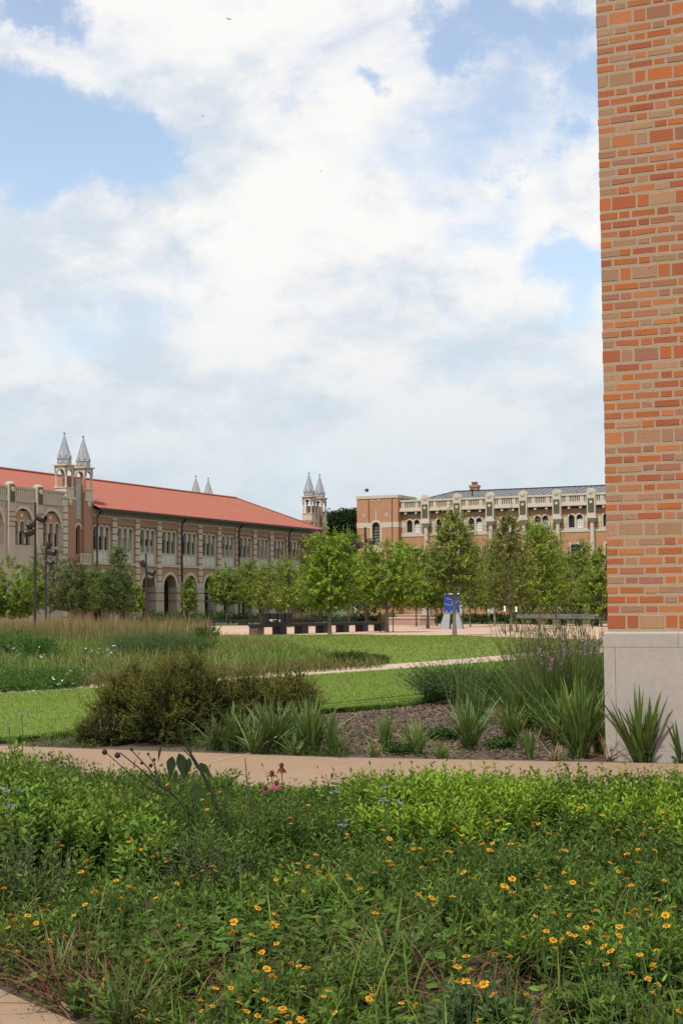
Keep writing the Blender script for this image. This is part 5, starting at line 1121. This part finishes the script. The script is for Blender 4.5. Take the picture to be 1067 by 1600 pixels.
# ------------------------------------------------------------------ the flower bed in the foreground
def bed_ok(P):
    x, y = P[:, 0], P[:, 1]; cx = np.array([-6.0, -3.4, -1.23, -.9, 0.0, .8, 2.4]); cy = np.array([12.1, 8.55, 5.66, 5.22, 4.05, 2.9, .6])
    fx = np.array([p[0] for p in front]); fy = np.array([p[1] for p in front])
    return (y > np.interp(x, cx, cy) + .05) & (y < np.interp(x, fx, fy) + .08) & (np.abs(x) < .36 * y + .8) & (y > 2.2)
def bed(rng, n):
    out = np.zeros((0, 2))
    while len(out) < n:
        q = np.column_stack([rng.uniform(-4.8, 4.8, n * 3), rng.uniform(2.2, 14, n * 3)]); out = np.concatenate([out, q[bed_ok(q)]])
    return out[:n]
rng = np.random.default_rng(77)
BARE = [(gr(330, 1545), .50), (gr(590, 1505), .42), (gr(790, 1580), .5), (gr(1000, 1425), .35), (gr(425, 1345), .30), (gr(700, 1410), .2), (gr(60, 1560), .35), (gr(480, 1560), .2), (gr(880, 1600), .3)]
def bare(P):
    b = np.zeros(len(P))
    for c, r in BARE: b = np.maximum(b, np.exp(-((P[:, 0] - c[0]) ** 2 + ((P[:, 1] - c[1]) * .8) ** 2) / r ** 2))
    return b
def low(P, h):      # plants stay low along the path so that the pale path shows behind them
    px = 533 + 2450 * P[:, 0] / P[:, 1]; line = np.where((px > 365) & (px < 545), 1228, np.where(px < 120, 1160, 1198))
    return np.minimum(h, np.maximum(.03, 1.35 - (line - 950) / 2450 * P[:, 1]) * np.where(np.random.default_rng(2).uniform(size=len(P)) < .05, 2.3, 1.0) * np.random.default_rng(1).uniform(.7, 1.2, len(P)))
# grasses
P = bed(rng, 14000); P = P[rng.uniform(size=len(P)) > bare(P) * .92]; g = field(P, 41, 1.1); vb = VB()
k = g < .5
blades(vb, rng, P[k], low(P[k], rng.uniform(.08, .30, k.sum())), .0055, .45, .8, (.058, .098, .018), (.115, .175, .034), v=.28)
blades(vb, rng, P[~k], low(P[~k], rng.uniform(.10, .34, (~k).sum())), .007, .38, .6, (.068, .112, .018), (.125, .19, .034), v=.28)
q = P[rng.uniform(size=len(P)) < .035]; blades(vb, rng, q, low(q, rng.uniform(.22, .44, len(q))), .007, .4, 1.3, (.07, .12, .026), (.14, .20, .055), v=.2)
q = P[rng.uniform(size=len(P)) < .05]; blades(vb, rng, q, low(q, rng.uniform(.08, .34, len(q))), .005, .9, .7, (.16, .115, .055), (.24, .18, .09), v=.3)
tag(vb.build('bed_grass', bladem), 'fine green grass and dry blades mixed through the flower bed', 'grass', kind='stuff')
# narrow-leaved flower foliage
P = bed(rng, 18500); P = P[rng.uniform(size=len(P)) > bare(P) * .95]; f = field(P, 43, 1.4); n = len(P); vb = VB()
D = unit(rng.normal(0, .38, (n, 3)) + np.array([0, 0, 1.])); B = np.column_stack([P, np.zeros(n)])
hf = .60 + .56 * field(P, 47, 1.7)
for lo, hi, col, tip, ll, lw, h in ((0, .4, (.054, .092, .016), (.112, .172, .030), .055, .014, .28), (.4, .68, (.064, .11, .018), (.132, .20, .034), .055, .019, .27), (.68, 1.01, (.056, .092, .022), (.106, .162, .037), .045, .010, .31)):
    k = (f >= lo) & (f < hi); shoots(vb, rng, B[k], D[k], low(P[k], rng.uniform(.45, 1.1, k.sum()) * h * hf[k]), 6, ll, lw, col, tip, stem=.003, ang=.95, droop=.3, v=.26, taper=.3)
tag(vb.build('flower_foliage', leafm), 'dense narrow leaved stems of the yellow flowers filling the bed', 'foliage', kind='stuff')
# low round leaves and litter on the soil
vb = VB()
P = np.concatenate([bed(rng, 3400)] + [np.array(gr(px, py)[:2]) + rng.normal(0, r, (m, 2)) for px, py, r, m in ((280, 1500, .22, 240), (320, 1520, .2, 240), (400, 1490, .25, 200), (355, 1475, .2, 160), (480, 1465, .2, 120), (640, 1500, .18, 80))]); P = P[bed_ok(P)]; n = len(P)
D = unit(rdir(rng, n, .35) + rng.normal(0, .15, (n, 3))); vb.strips(np.column_stack([P, rng.uniform(.02, .12, n)]), D, unit(np.cross(D, np.array([0, 0, 1.])) + rng.normal(0, .2, (n, 3))), rng.uniform(.03, .065, n), rng.uniform(.03, .055, n), (0, 0, -.25), ((0, .3), (.3, 1), (.7, .85), (1, .15)), vary(rng, (.082, .155, .024), n, .22))
tag(vb.build('round_leaf_cover', leafm), 'low round leaved ground cover in the nearest part of the bed', 'ground cover', kind='stuff')
P = bed(rng, 18000); k = rng.uniform(size=len(P)) < (.22 + bare(P)); P = P[k]; n = len(P); vb = VB(); D = unit(rng.normal(0, 1, (n, 3)) * np.array([1, 1, .3])); base = np.array([[.11, .055, .03], [.07, .042, .028], [.17, .11, .065], [.05, .03, .022]])[rng.integers(4, size=n)]
vb.strips(np.column_stack([P, rng.uniform(.006, .05, n)]), D, unit(np.cross(D, np.array([0, 0, 1.]) + rng.normal(0, .5, (n, 3)))), rng.uniform(.02, .08, n), rng.uniform(.003, .016, n), (0, 0, .05), ((0, .6), (.5, 1), (1, .4)), base * np.exp(rng.normal(0, .3, (n, 1))))
for px, py, r, m in ((90, 1520, .28, 420), (60, 1560, .25, 360), (180, 1570, .2, 240), (330, 1560, .3, 220), (770, 1585, .3, 300), (600, 1510, .2, 140), (240, 1440, .2, 120)):
    q = np.array(gr(px, py)[:2]) + rng.normal(0, r, (m, 2)); q = q[bed_ok(q)]; blades(vb, rng, q, rng.uniform(.10, .30, len(q)), .0045, 1.0, .8, (.095, .045, .024), (.15, .075, .04), v=.3)
q = np.array(CPE)[1:5]; kk = rng.integers(0, 3, 80); tt = rng.uniform(0, 1, (80, 1)); sp_ = q[kk] * (1 - tt) + q[kk + 1] * tt - np.abs(rng.normal(0, .12, (80, 1))) * np.array([[.8, .6]]); q2 = back[1] + (back[3] - back[1]) * rng.uniform(0, 1, (420, 1)) + bn * np.where(rng.uniform(size=(420, 1)) < .6, np.abs(rng.normal(0, .10, (420, 1))), rng.uniform(0, 2.3, (420, 1)))
sp_ = np.concatenate([sp_, q2]); n = len(sp_); D = unit(rng.normal(0, 1, (n, 3)) * np.array([1, 1, .1])); vb.strips(np.column_stack([sp_, np.full(n, .026)]), D, unit(np.cross(D, np.array([0, 0, 1.]) + rng.normal(0, .2, (n, 3)))), rng.uniform(.006, .018, n), rng.uniform(.004, .010, n), (0, 0, .1), ((0, .6), (.5, 1), (1, .4)), vary(rng, (.06, .036, .022), n, .4))
tag(vb.build('plant_litter', mat('litter', (.1, .05, .03), attr=True, rough=.9)), 'reddish brown dead stems and leaf litter between the flowers', 'litter', kind='stuff')

# leafy perennials along the path: bright green on the right, darker on the left
def perennial(label, px, base, top, hw, seed, col, tip, n, group=None, ll=.072, lw=.026, name='leafy_perennial', spread=.55, nl=11, cat='plant', Hmul=1.0):
    rng = np.random.default_rng(seed + 1300); p = gr(px, base); Y = p[1]; H = at(px, top, Y)[2] * Hmul; R = hw / F * Y; vb = VB()
    xy = disk(rng, n, R * .85, R * .6); q = np.clip((xy[:, 0] / R) ** 2 + (xy[:, 1] / R) ** 2, 0, 1); D = unit(np.column_stack([xy / R * spread * .6, np.ones(n)]) + rng.normal(0, .13, (n, 3)))
    L = H * (1.04 - .30 * q) * rng.uniform(.70, 1.06, n)
    shoots(vb, rng, np.column_stack([xy, np.zeros(n)]), D, L, nl, ll, lw, col, tip, stem=.0045, ang=1.0, droop=.28, v=.15, taper=.5, start=.2)
    o = vb.build(name, leafm, None, (p[0], p[1], 0)); tag(o, label, cat, group); return o
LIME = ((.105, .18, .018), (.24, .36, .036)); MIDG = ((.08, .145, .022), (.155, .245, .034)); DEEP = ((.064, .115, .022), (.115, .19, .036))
gr_r = 'bright green leafy perennials along the far edge of the bed'
lb = 'bright lime green leafy perennial massed at the right along the path'
for k, (px, base, top, hw, n) in enumerate([(585, 1300, 1200, 46, 46), (640, 1310, 1196, 56, 60), (705, 1318, 1204, 56, 60), (690, 1290, 1192, 48, 46), (760, 1300, 1194, 52, 52), (770, 1330, 1222, 56, 56), (830, 1320, 1210, 54, 52), (835, 1292, 1204, 44, 34), (620, 1345, 1250, 56, 48), (700, 1350, 1248, 60, 54), (905, 1322, 1240, 50, 44), (985, 1330, 1232, 60, 54), (1050, 1325, 1215, 56, 48), (1090, 1350, 1240, 60, 48), (560, 1335, 1255, 40, 32)]): perennial(lb, px, base, top, hw, k, *LIME, n, gr_r)
perennial('taller darker green perennial poking above the path before the flax clump', 905, 1298, 1188, 40, 30, *MIDG, 30); perennial('upright green perennial right of the tall dark one, near the frame edge', 985, 1298, 1196, 44, 31, *MIDG, 32)
perennial('fresh green perennial at the right frame edge beside the path', 1058, 1300, 1196, 40, 32, *MIDG, 32)
gl = 'green leafy perennials at the left of the bed'; lbl = 'mid green leafy perennial massed at the left of the bed'
for k, (px, base, top, hw, n) in enumerate([(-10, 1330, 1160, 52, 54), (30, 1345, 1178, 56, 60), (75, 1350, 1200, 54, 54), (25, 1400, 1232, 60, 60), (110, 1352, 1222, 56, 50), (150, 1362, 1238, 54, 46), (100, 1390, 1252, 60, 54), (175, 1392, 1268, 56, 44), (215, 1352, 1252, 44, 34), (235, 1400, 1290, 50, 36)]): perennial(lbl, px, base, top, hw, 50 + k, *MIDG, n, gl, ll=.085, lw=.032)
perennial('feathery green plant with yellow buds at the left above the path', 62, 1320, 1186, 36, 70, (.06, .11, .022), (.12, .16, .03), 30, ll=.05, lw=.012)
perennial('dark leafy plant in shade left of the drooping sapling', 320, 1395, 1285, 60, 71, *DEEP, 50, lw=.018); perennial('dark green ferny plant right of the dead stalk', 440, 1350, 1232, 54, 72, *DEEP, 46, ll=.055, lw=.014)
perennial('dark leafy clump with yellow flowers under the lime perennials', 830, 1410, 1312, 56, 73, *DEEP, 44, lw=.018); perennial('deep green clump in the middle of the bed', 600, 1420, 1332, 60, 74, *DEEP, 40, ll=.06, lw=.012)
perennial('fresh broad leaved plant near the bottom right corner', 1000, 1560, 1430, 80, 75, *MIDG, 30, ll=.08, lw=.02); perennial('leafy plant at the bottom edge below the brown litter', 745, 1640, 1540, 60, 76, (.055, .095, .03), (.085, .135, .045), 22, ll=.08, lw=.03)
perennial('mauve tinged wispy plant at the left edge of the bed', 30, 1440, 1290, 62, 77, (.075, .105, .035), (.19, .185, .12), 60, ll=.04, lw=.008, nl=14, spread=.8); perennial('mauve tinged low plant right of the sapling base', 320, 1420, 1300, 70, 78, (.06, .095, .03), (.16, .16, .10), 50, ll=.035, lw=.008, nl=13, spread=.8)
perennial('narrow leaved plant with buds between path and coneflowers', 360, 1330, 1215, 34, 79, (.055, .1, .024), (.11, .15, .034), 24, ll=.05, lw=.010); perennial('lanky narrow leaved stems beside the lime perennials', 548, 1310, 1196, 22, 80, (.06, .105, .026), (.1, .15, .035), 9, ll=.06, lw=.012, spread=.3)
for k, (px, base, top, hw) in enumerate([(480, 1350, 1245, 40), (400, 1345, 1250, 36), (250, 1340, 1232, 36), (300, 1340, 1228, 34), (520, 1345, 1248, 32)]): perennial('yellow flowered bushy plant at the path edge near the coneflowers', px, base, top, hw, 90 + k, (.055, .095, .022), (.10, .15, .03), 34, 'bushy yellow flowered plants at the path edge', ll=.045, lw=.009)
for k, (px, base, top, hw, lb_) in enumerate([(480, 1440, 1365, 54, 'rounded leafy plant under the coneflowers in mid bed'), (170, 1470, 1390, 58, 'rounded leafy plant in the middle of the left bed'), (910, 1440, 1350, 60, 'bushy plant with many yellow flowers right of bed centre'), (1030, 1450, 1350, 50, 'bushy plant at the right edge below the lime perennials'), (720, 1460, 1375, 56, 'dense leafy plant left of the right hand yellow flowers'), (330, 1450, 1385, 44, 'leafy plant just below the mauve tinged low plant'), (850, 1530, 1440, 66, 'wide leafy plant under the thickest yellow flowers at right'), (560, 1570, 1490, 50, 'leafy plant beside the brown litter at bottom centre'), (420, 1600, 1500, 56, 'leafy plant below the brightest flower cluster at the bottom'), (930, 1620, 1530, 60, 'leafy plant at the bottom right under scattered flowers'), (60, 1500, 1420, 50, 'leafy plant with flowers at the left edge above the brown stems'), (260, 1560, 1490, 44, 'leafy plant between the brown stems and the round leaves')]): perennial(lb_, px, base, top, hw, 120 + k, *(DEEP if k % 2 else ((.075, .125, .02), (.14, .215, .034))), 36, ll=.058 if k % 3 else .07, lw=.013 if k % 3 else .02, spread=.75)
sword('bed_grass_clump', 'long arching grass clump in the centre of the bed', 620, 1530, 1395, 120, 60, 60, w=.009, droop=.8, col=(.05, .095, .024), tip=(.12, .17, .06), m=bladem); sword('bed_grass_clump', 'arching grass clump before the lime perennials', 690, 1455, 1340, 90, 80, 61, w=.008, droop=.6, col=(.045, .085, .022), tip=(.09, .145, .04), m=bladem)
sword('bed_grass_clump', 'long pale grass blades at the left near the corner path', 90, 1540, 1440, 90, 44, 62, w=.009, droop=.9, col=(.055, .10, .03), tip=(.13, .17, .07), m=bladem); sword('bed_grass_clump', 'upright green grass at the bottom right', 1010, 1500, 1390, 60, 60, 63, w=.010, droop=.5, col=(.05, .095, .022), tip=(.09, .15, .035), m=bladem)
sword('bed_grass_clump', 'broad bladed young grass clump left of the bottom orange flowers', 200, 1610, 1480, 110, 50, 64, w=.009, droop=.7, col=(.05, .095, .024), tip=(.1, .15, .05), m=bladem); sword('bed_grass_clump', 'grass clump with curling tips left of the dead stalk', 285, 1395, 1340, 50, 30, 65, w=.008, droop=1.0, col=(.05, .095, .024), tip=(.1, .15, .05), m=bladem)

# yellow flowers
def flower_head(rng_seed, petals=8, r=.0115):
    rg = np.random.default_rng(rng_seed); vb = VB(); a = np.arange(petals) * 2 * np.pi / petals + rg.normal(0, .1, petals); D = unit(np.stack([np.cos(a), np.sin(a), np.full(petals, .22)], 1)); S = unit(np.cross(D, np.array([0, 0, 1.])) + rg.normal(0, .12, (petals, 3)))
    vb.strips(D * .003, D, S, r * rg.uniform(.85, 1.1, petals), r * .62, (0, 0, -.25), PETAL, (.66, .27, .006), vary(rg, (.80, .40, .012), petals, .08)); return vb.mesh('yellow_petals', petalm)
MT['fcentre'] = mat('flower_centre', (.34, .13, .01), rough=.9); MT['stemg'] = mat('green_stem', (.05, .09, .025)); MT['stemd'] = mat('dark_stem', (.028, .022, .016)); MT['cone'] = mat('cone_centre', (.10, .03, .012), rough=.9)
heads = [flower_head(k, 8 if k < 3 else 7) for k in range(4)]
mb = MB(); mb.lathe([(.0055, 0), (.006, .002), (.003, .0045)], 'fcentre', n=7); cmesh = mb.mesh('flower_centre')
mb = MB(); mb.tube([(0, 0, 0), (.004, .003, -.1), (-.006, .006, -.22)], [.0014, .0016, .0018], 'stemg', 4); smesh = mb.mesh('flower_stem')
FL = []
def crop(x0, y0, s, L): FL.extend([(x0 + x * s, y0 + y * s) for x, y in L])
crop(0, 1150, .3374, [(575,125),(512,115),(560,230),(437,370),(50,390),(378,400),(550,378),(230,425),(290,510),(595,490),(697,478),(655,525),(733,543),(710,560),(772,583),(570,540),(400,580),(400,610),(378,630),(540,668),(600,700),(437,722),(820,680),(988,605),(970,670),(940,625),(20,705),(715,268),(775,225),(940,295),(958,340),(975,268),(1018,258),(890,650)])
crop(340, 1150, .3374, [(565,165),(500,190),(380,270),(420,320),(335,378),(290,602),(370,635),(372,590),(420,605),(470,632),(515,648),(600,645),(610,660),(400,720),(455,550),(768,435),(810,392),(868,343),(600,455),(590,498),(795,475),(907,502),(908,522),(935,520),(770,535),(790,580),(810,600),(730,635),(943,607),(1000,575),(1058,537),(1037,663),(930,735),(655,710),(340,405),(270,665)])
crop(700, 1150, .344, [(600,325),(385,410),(408,398),(457,445),(250,385),(225,422),(185,395),(175,425),(220,385),(25,427),(65,450),(57,487),(8,525),(115,465),(155,490),(190,518),(200,487),(283,490),(328,500),(370,530),(175,610),(70,620),(117,650),(415,625),(408,655),(255,680),(290,710),(455,690),(290,648),(565,665),(495,555),(530,520),(735,575),(770,615),(745,465),(770,430),(860,515),(810,535),(860,575),(805,650),(830,680),(980,655),(650,670),(970,345),(1008,380),(890,390),(918,418),(940,385),(697,360),(885,445),(960,435),(938,520),(590,548),(525,620)])
crop(0, 1380, .3374, [(600,18),(565,70),(438,40),(228,103),(48,147),(70,170),(168,185),(200,128),(395,98),(343,148),(555,122),(410,230),(303,245),(235,265),(48,285),(85,315),(37,205),(118,337),(828,200),(720,68),(495,440),(525,483),(690,360),(665,590),(730,632),(795,615),(635,620),(985,570),(933,592),(928,543),(1000,487),(820,5),(197,275),(130,150)])
crop(340, 1380, .3374, [(187,115),(293,107),(267,145),(265,185),(265,203),(232,187),(455,160),(75,180),(70,225),(130,260),(160,240),(272,280),(205,320),(210,360),(410,393),(375,382),(172,407),(228,397),(340,370),(255,430),(62,485),(180,500),(220,540),(100,553),(135,593),(185,613),(252,578),(300,600),(320,615),(270,635),(235,640),(355,610),(385,632),(397,482),(512,497),(490,523),(543,600),(715,488),(710,520),(700,535),(850,555),(920,565),(728,138),(930,55),(990,68),(1005,100),(330,648),(300,580)])
crop(700, 1380, .344, [(395,150),(480,138),(440,105),(550,145),(668,127),(820,140),(845,122),(900,120),(860,155),(928,143),(985,145),(960,75),(1020,108),(830,8),(775,198),(650,180),(625,200),(445,218),(425,255),(345,245),(475,258),(520,253),(550,230),(577,238),(710,245),(775,238),(780,275),(705,287),(737,308),(635,270),(485,298),(282,337),(80,332),(40,380),(103,395),(612,368),(715,370),(782,380),(945,303),(868,325),(928,370),(935,385),(833,412),(907,435),(953,460),(930,500),(357,510),(462,510),(205,508),(135,470),(80,447),(40,447),(162,458),(138,622),(215,150),(260,20),(450,22),(20,60),(1043,580),(990,195),(210,320)])
rf_ = random.Random(12)
for k, (px, py) in enumerate(FL):
    h = rf_.uniform(.36, .46) if py > 1330 else (.45 if 540 < px or px < 200 else rf_.uniform(.34, .44))
    while h > .12 and not bed_ok(np.array([gr(px, py, h)[:2]]) - np.array([[.04, .04]]))[0]: h -= .03
    p = gr(px, py, h); o = bpy.data.objects.new('yellow_flower', heads[rf_.randrange(4)]); C.objects.link(o); o.location = p
    o.rotation_euler = (rf_.uniform(-.3, .55), rf_.uniform(-.6, .6), rf_.uniform(-3, 3)); o.scale = (rf_.uniform(.55, 1.0),) * 3
    tag(o, 'small golden yellow daisy like flower on a thin stem in the flower bed', 'flower', 'golden yellow flowers of the bed')
    for nm, me in (('flower_centre', cmesh), ('stem', smesh)):
        c = bpy.data.objects.new(nm, me); C.objects.link(c); c.parent = o
        if nm == 'stem': c.rotation_euler = (-o.rotation_euler[0] * .6, -o.rotation_euler[1] * .6, 0)
        else: c.location = (0, 0, .002)
# coneflowers, blue mist heads, dead stalks and the dark sapling
def bloom(name, label, px, py, Y, col, r, n, hang, stem_h, cat='flower', cone='cone', group=None):
    p = at(px, py, Y); rg = np.random.default_rng(int(px * 7 + py)); t = thing(name, label, cat, p, 0, group); vb = VB(); a = np.arange(n) * 6.2832 / n; D = unit(np.stack([np.cos(a), np.sin(a), np.full(n, -hang)], 1)); vb.strips(D * .008, D, unit(np.cross(D, np.array([0, 0, 1.]))), r, r * .36, (0, 0, -.35 * hang), PETAL, vary(rg, col, n, .15)); vb.build('petals', petalm, t)
    m = MB(); m.lathe([(.004, -.008), (.014, .0), (.013, .012), (.006, .02)], cone, n=8); m.build('cone', t); m = MB(); m.tube([(0, 0, -.005), (.01, 0, -stem_h * .5), (.0, .02, -stem_h)], .0028, 'stemg', 5); m.build('stem', t)
bloom('coneflower', 'dark red drooping coneflower, highest of the four above the path', 440, 1197, 9.2, (.12, .018, .018), .034, 11, .9, .5); bloom('coneflower', 'dark wine red coneflower left of and below the highest one', 425, 1209, 9.2, (.10, .014, .02), .030, 11, .35, .45)
bloom('coneflower', 'bright pink coneflower, the only vivid pink bloom', 432, 1225, 9.1, (.42, .045, .15), .030, 12, .7, .42); bloom('coneflower', 'dull pink coneflower left of the bright pink one', 415, 1232, 9.1, (.22, .03, .07), .028, 11, .8, .4)
def mist(label, px, py, h, s=1.0):
    p = gr(px, py, h); t = thing('mist_flower', label, 'flower', p); rg = np.random.default_rng(int(px)); vb = VB(); n = 90; d = unit(rg.normal(size=(n, 3))); d[:, 2] = np.abs(d[:, 2]) * .6; cl = rg.normal(0, .014 * s, (7, 3)) * np.array([1, 1, .5]); B = cl[rg.integers(7, size=n)]; vb.strips(B, d, hside(rg, d), .010 * s, .003, (0, 0, 0), DIA, vary(rg, (.34, .38, .52), n, .15)); vb.build('florets', petalm, t); m = MB(); m.tube([(0, 0, 0), (.01, .01, -.15), (0, .02, -h)], .003, 'stemg', 5); m.build('stem', t)
for px, py, h, lb, s in ((34, 1116, .62, 'pale blue fluffy flower cluster on a tall stem against the near lawn', 1.6), (15, 1136, .6, 'small pale blue flower cluster below the tall one at left', 1.0), (524, 1236, .46, 'pale blue flower cluster left of the lime perennials', 1.1), (530, 1290, .4, 'blue grey flower cluster in the dark gap beside the lime perennials', 1.3), (604, 1230, .46, 'pale blue cluster among the lime perennials, upper one', 1.0), (600, 1250, .45, 'pale blue cluster among the lime perennials, lower left one', 1.0), (622, 1254, .45, 'pale blue cluster among the lime perennials, lower right one', 1.0), (9, 1234, .5, 'lilac flower cluster low at the left edge', 1.3), (30, 1235, .5, 'lilac flower cluster right of the one at the left edge', 1.0), (14, 1261, .48, 'lilac flower cluster lowest at the left edge', 1.0)): mist(lb, px, py, h, s)
def sapling():
    Y = 8.6; p0 = gr(352, 1305); Y = p0[1] * .93; at_ = lambda x, y, d=0: np.array(at(x, y, Y + d)) - np.array([g0[0], g0[1], 0])
    g0 = at(350, 1300, Y); g0[2] = 0
    t = thing('drooping_sapling', 'dark drooping sapling with few big hanging leaves leaning left over the bed', 'plant', g0)
    base = np.array([0, 0, 0.0]); m = MB(); m.tube([base, at_(350, 1290), at_(325, 1225), at_(306, 1190), at_(292, 1168), at_(284, 1148)], [.014, .012, .009, .007, .005, .003], 'stemd', 7); m.tube([at_(306, 1190), at_(296, 1180), at_(288, 1172)], [.005, .004, .003], 'stemd', 5); m.tube([at_(312, 1204), at_(300, 1185), at_(298, 1160)], [.005, .004, .003], 'stemd', 5); m.build('stem', t)
    for k, (x, y, l, w, dx) in enumerate([(270, 1182, .15, .07, -.25), (280, 1177, .19, .075, .0), (276, 1203, .12, .035, .25), (306, 1224, .15, .10, -.1), (303, 1256, .16, .065, .05), (308, 1280, .13, .07, .0), (312, 1192, .12, .05, .35), (296, 1184, .13, .05, .1), (252, 1166, .11, .02, -.1), (300, 1150, .08, .03, .5), (276, 1148, .09, .035, -.6), (284, 1140, .08, .03, .1)]):
        vb = VB(); d = unit(np.array([[dx, -.25, -1.0 if k < 9 else .3]])); s = unit(np.array([[1., .35 * (-1) ** k, .1]])); c = (.028, .046, .016) if k < 9 else (.035, .05, .015)
        d = unit(d + np.array([[.45 * math.sin(k * 2.3), .2 * math.cos(k), 0]])); s1 = unit(np.cross(d, np.array([[.25 * math.cos(k * 1.7), 1., .35 * math.sin(k * 3.1)]])))
        vb.strips(at_(x, y)[None], d, s1, l * .78, w * .85, np.array([[.12 * (-1) ** k, .15, -.1]]), ((0, .05), (.12, .6), (.32, 1.0), (.55, .8), (.78, .38), (1, 0)), c, np.array(c) * 1.5)
        vb.build('leaf', leafm, t)
    vb = VB(); rg = np.random.default_rng(5); n = 60; B = at_(283, 1150) + rg.normal(0, .045, (n, 3)) * np.array([1.3, 1, .8]); D = unit(rg.normal(0, 1, (n, 3)) + np.array([0, 0, .3])); vb.strips(B, D, hside(rg, D), .05, .008, (0, 0, -.2), LEAF, vary(rg, (.045, .052, .018), n, .3)); vb.build('wispy_top', leafm, t)
    t = thing('seedhead_stems', 'dark bare branching stems with round seed heads leaning left before the path', 'plant', g0 + np.array([-.12, .02, 0])); off = np.array([.12, -.02, 0]); q = lambda x, y: at_(x, y) + off
    m = MB(); m.tube([q(320, 1302), q(300, 1275), q(265, 1236), q(250, 1228), q(225, 1206), q(188, 1176)], [.009, .008, .007, .006, .004, .003], 'stemd', 6); m.tube([q(265, 1243), q(240, 1236), q(205, 1210), q(166, 1176)], [.005, .004, .003, .0025], 'stemd', 5); m.tube([q(252, 1228), q(232, 1200), q(206, 1172)], [.005, .004, .003], 'stemd', 5); m.tube([q(250, 1222), q(244, 1200), q(232, 1178)], [.003, .0025, .002], 'stemd', 4); m.tube([q(243, 1215), q(242, 1190)], [.003, .002], 'stemd', 4); m.build('stems', t)
    for x, y, r in ((164, 1175, .016), (184, 1180, .017), (206, 1171, .010), (236, 1196, .012), (222, 1192, .01), (241, 1187, .01), (232, 1178, .008)):
        m = MB(); c = q(x, y); m.lathe([(r * .3, -r), (r * .9, -r * .5), (r, 0), (r * .8, r * .6), (r * .2, r)], 'stemd', tuple(c), 9); m.build('seed_head', t)
sapling()
def dead_stalk(label, px, base, top, lean=0):
    p = gr(px, base); p = np.array([p[0] * .93, p[1] * .93, 0]); z = at(px + lean, top, p[1])[2]; t = thing('dead_stalk', label, 'plant', p); m = MB(); m.tube([(0, 0, 0), (-.01, 0, z * .5), (-.03, 0, z)], [.006, .005, .003], 'rust', 6); m.tube([(-.012, 0, z * .6), (-.05, 0, z * .66), (-.06, 0, z * .62)], [.003, .003, .002], 'rust', 5); m.tube([(-.012, 0, z * .7), (.03, 0, z * .75)], [.003, .002], 'rust', 5); m.build('stalk', t)
dead_stalk('thin dead brown stalk standing alone before the pale path', 392, 1300, 1184)
dead_stalk('short dead flower stalk near the left of the bed', 236, 1450, 1380)
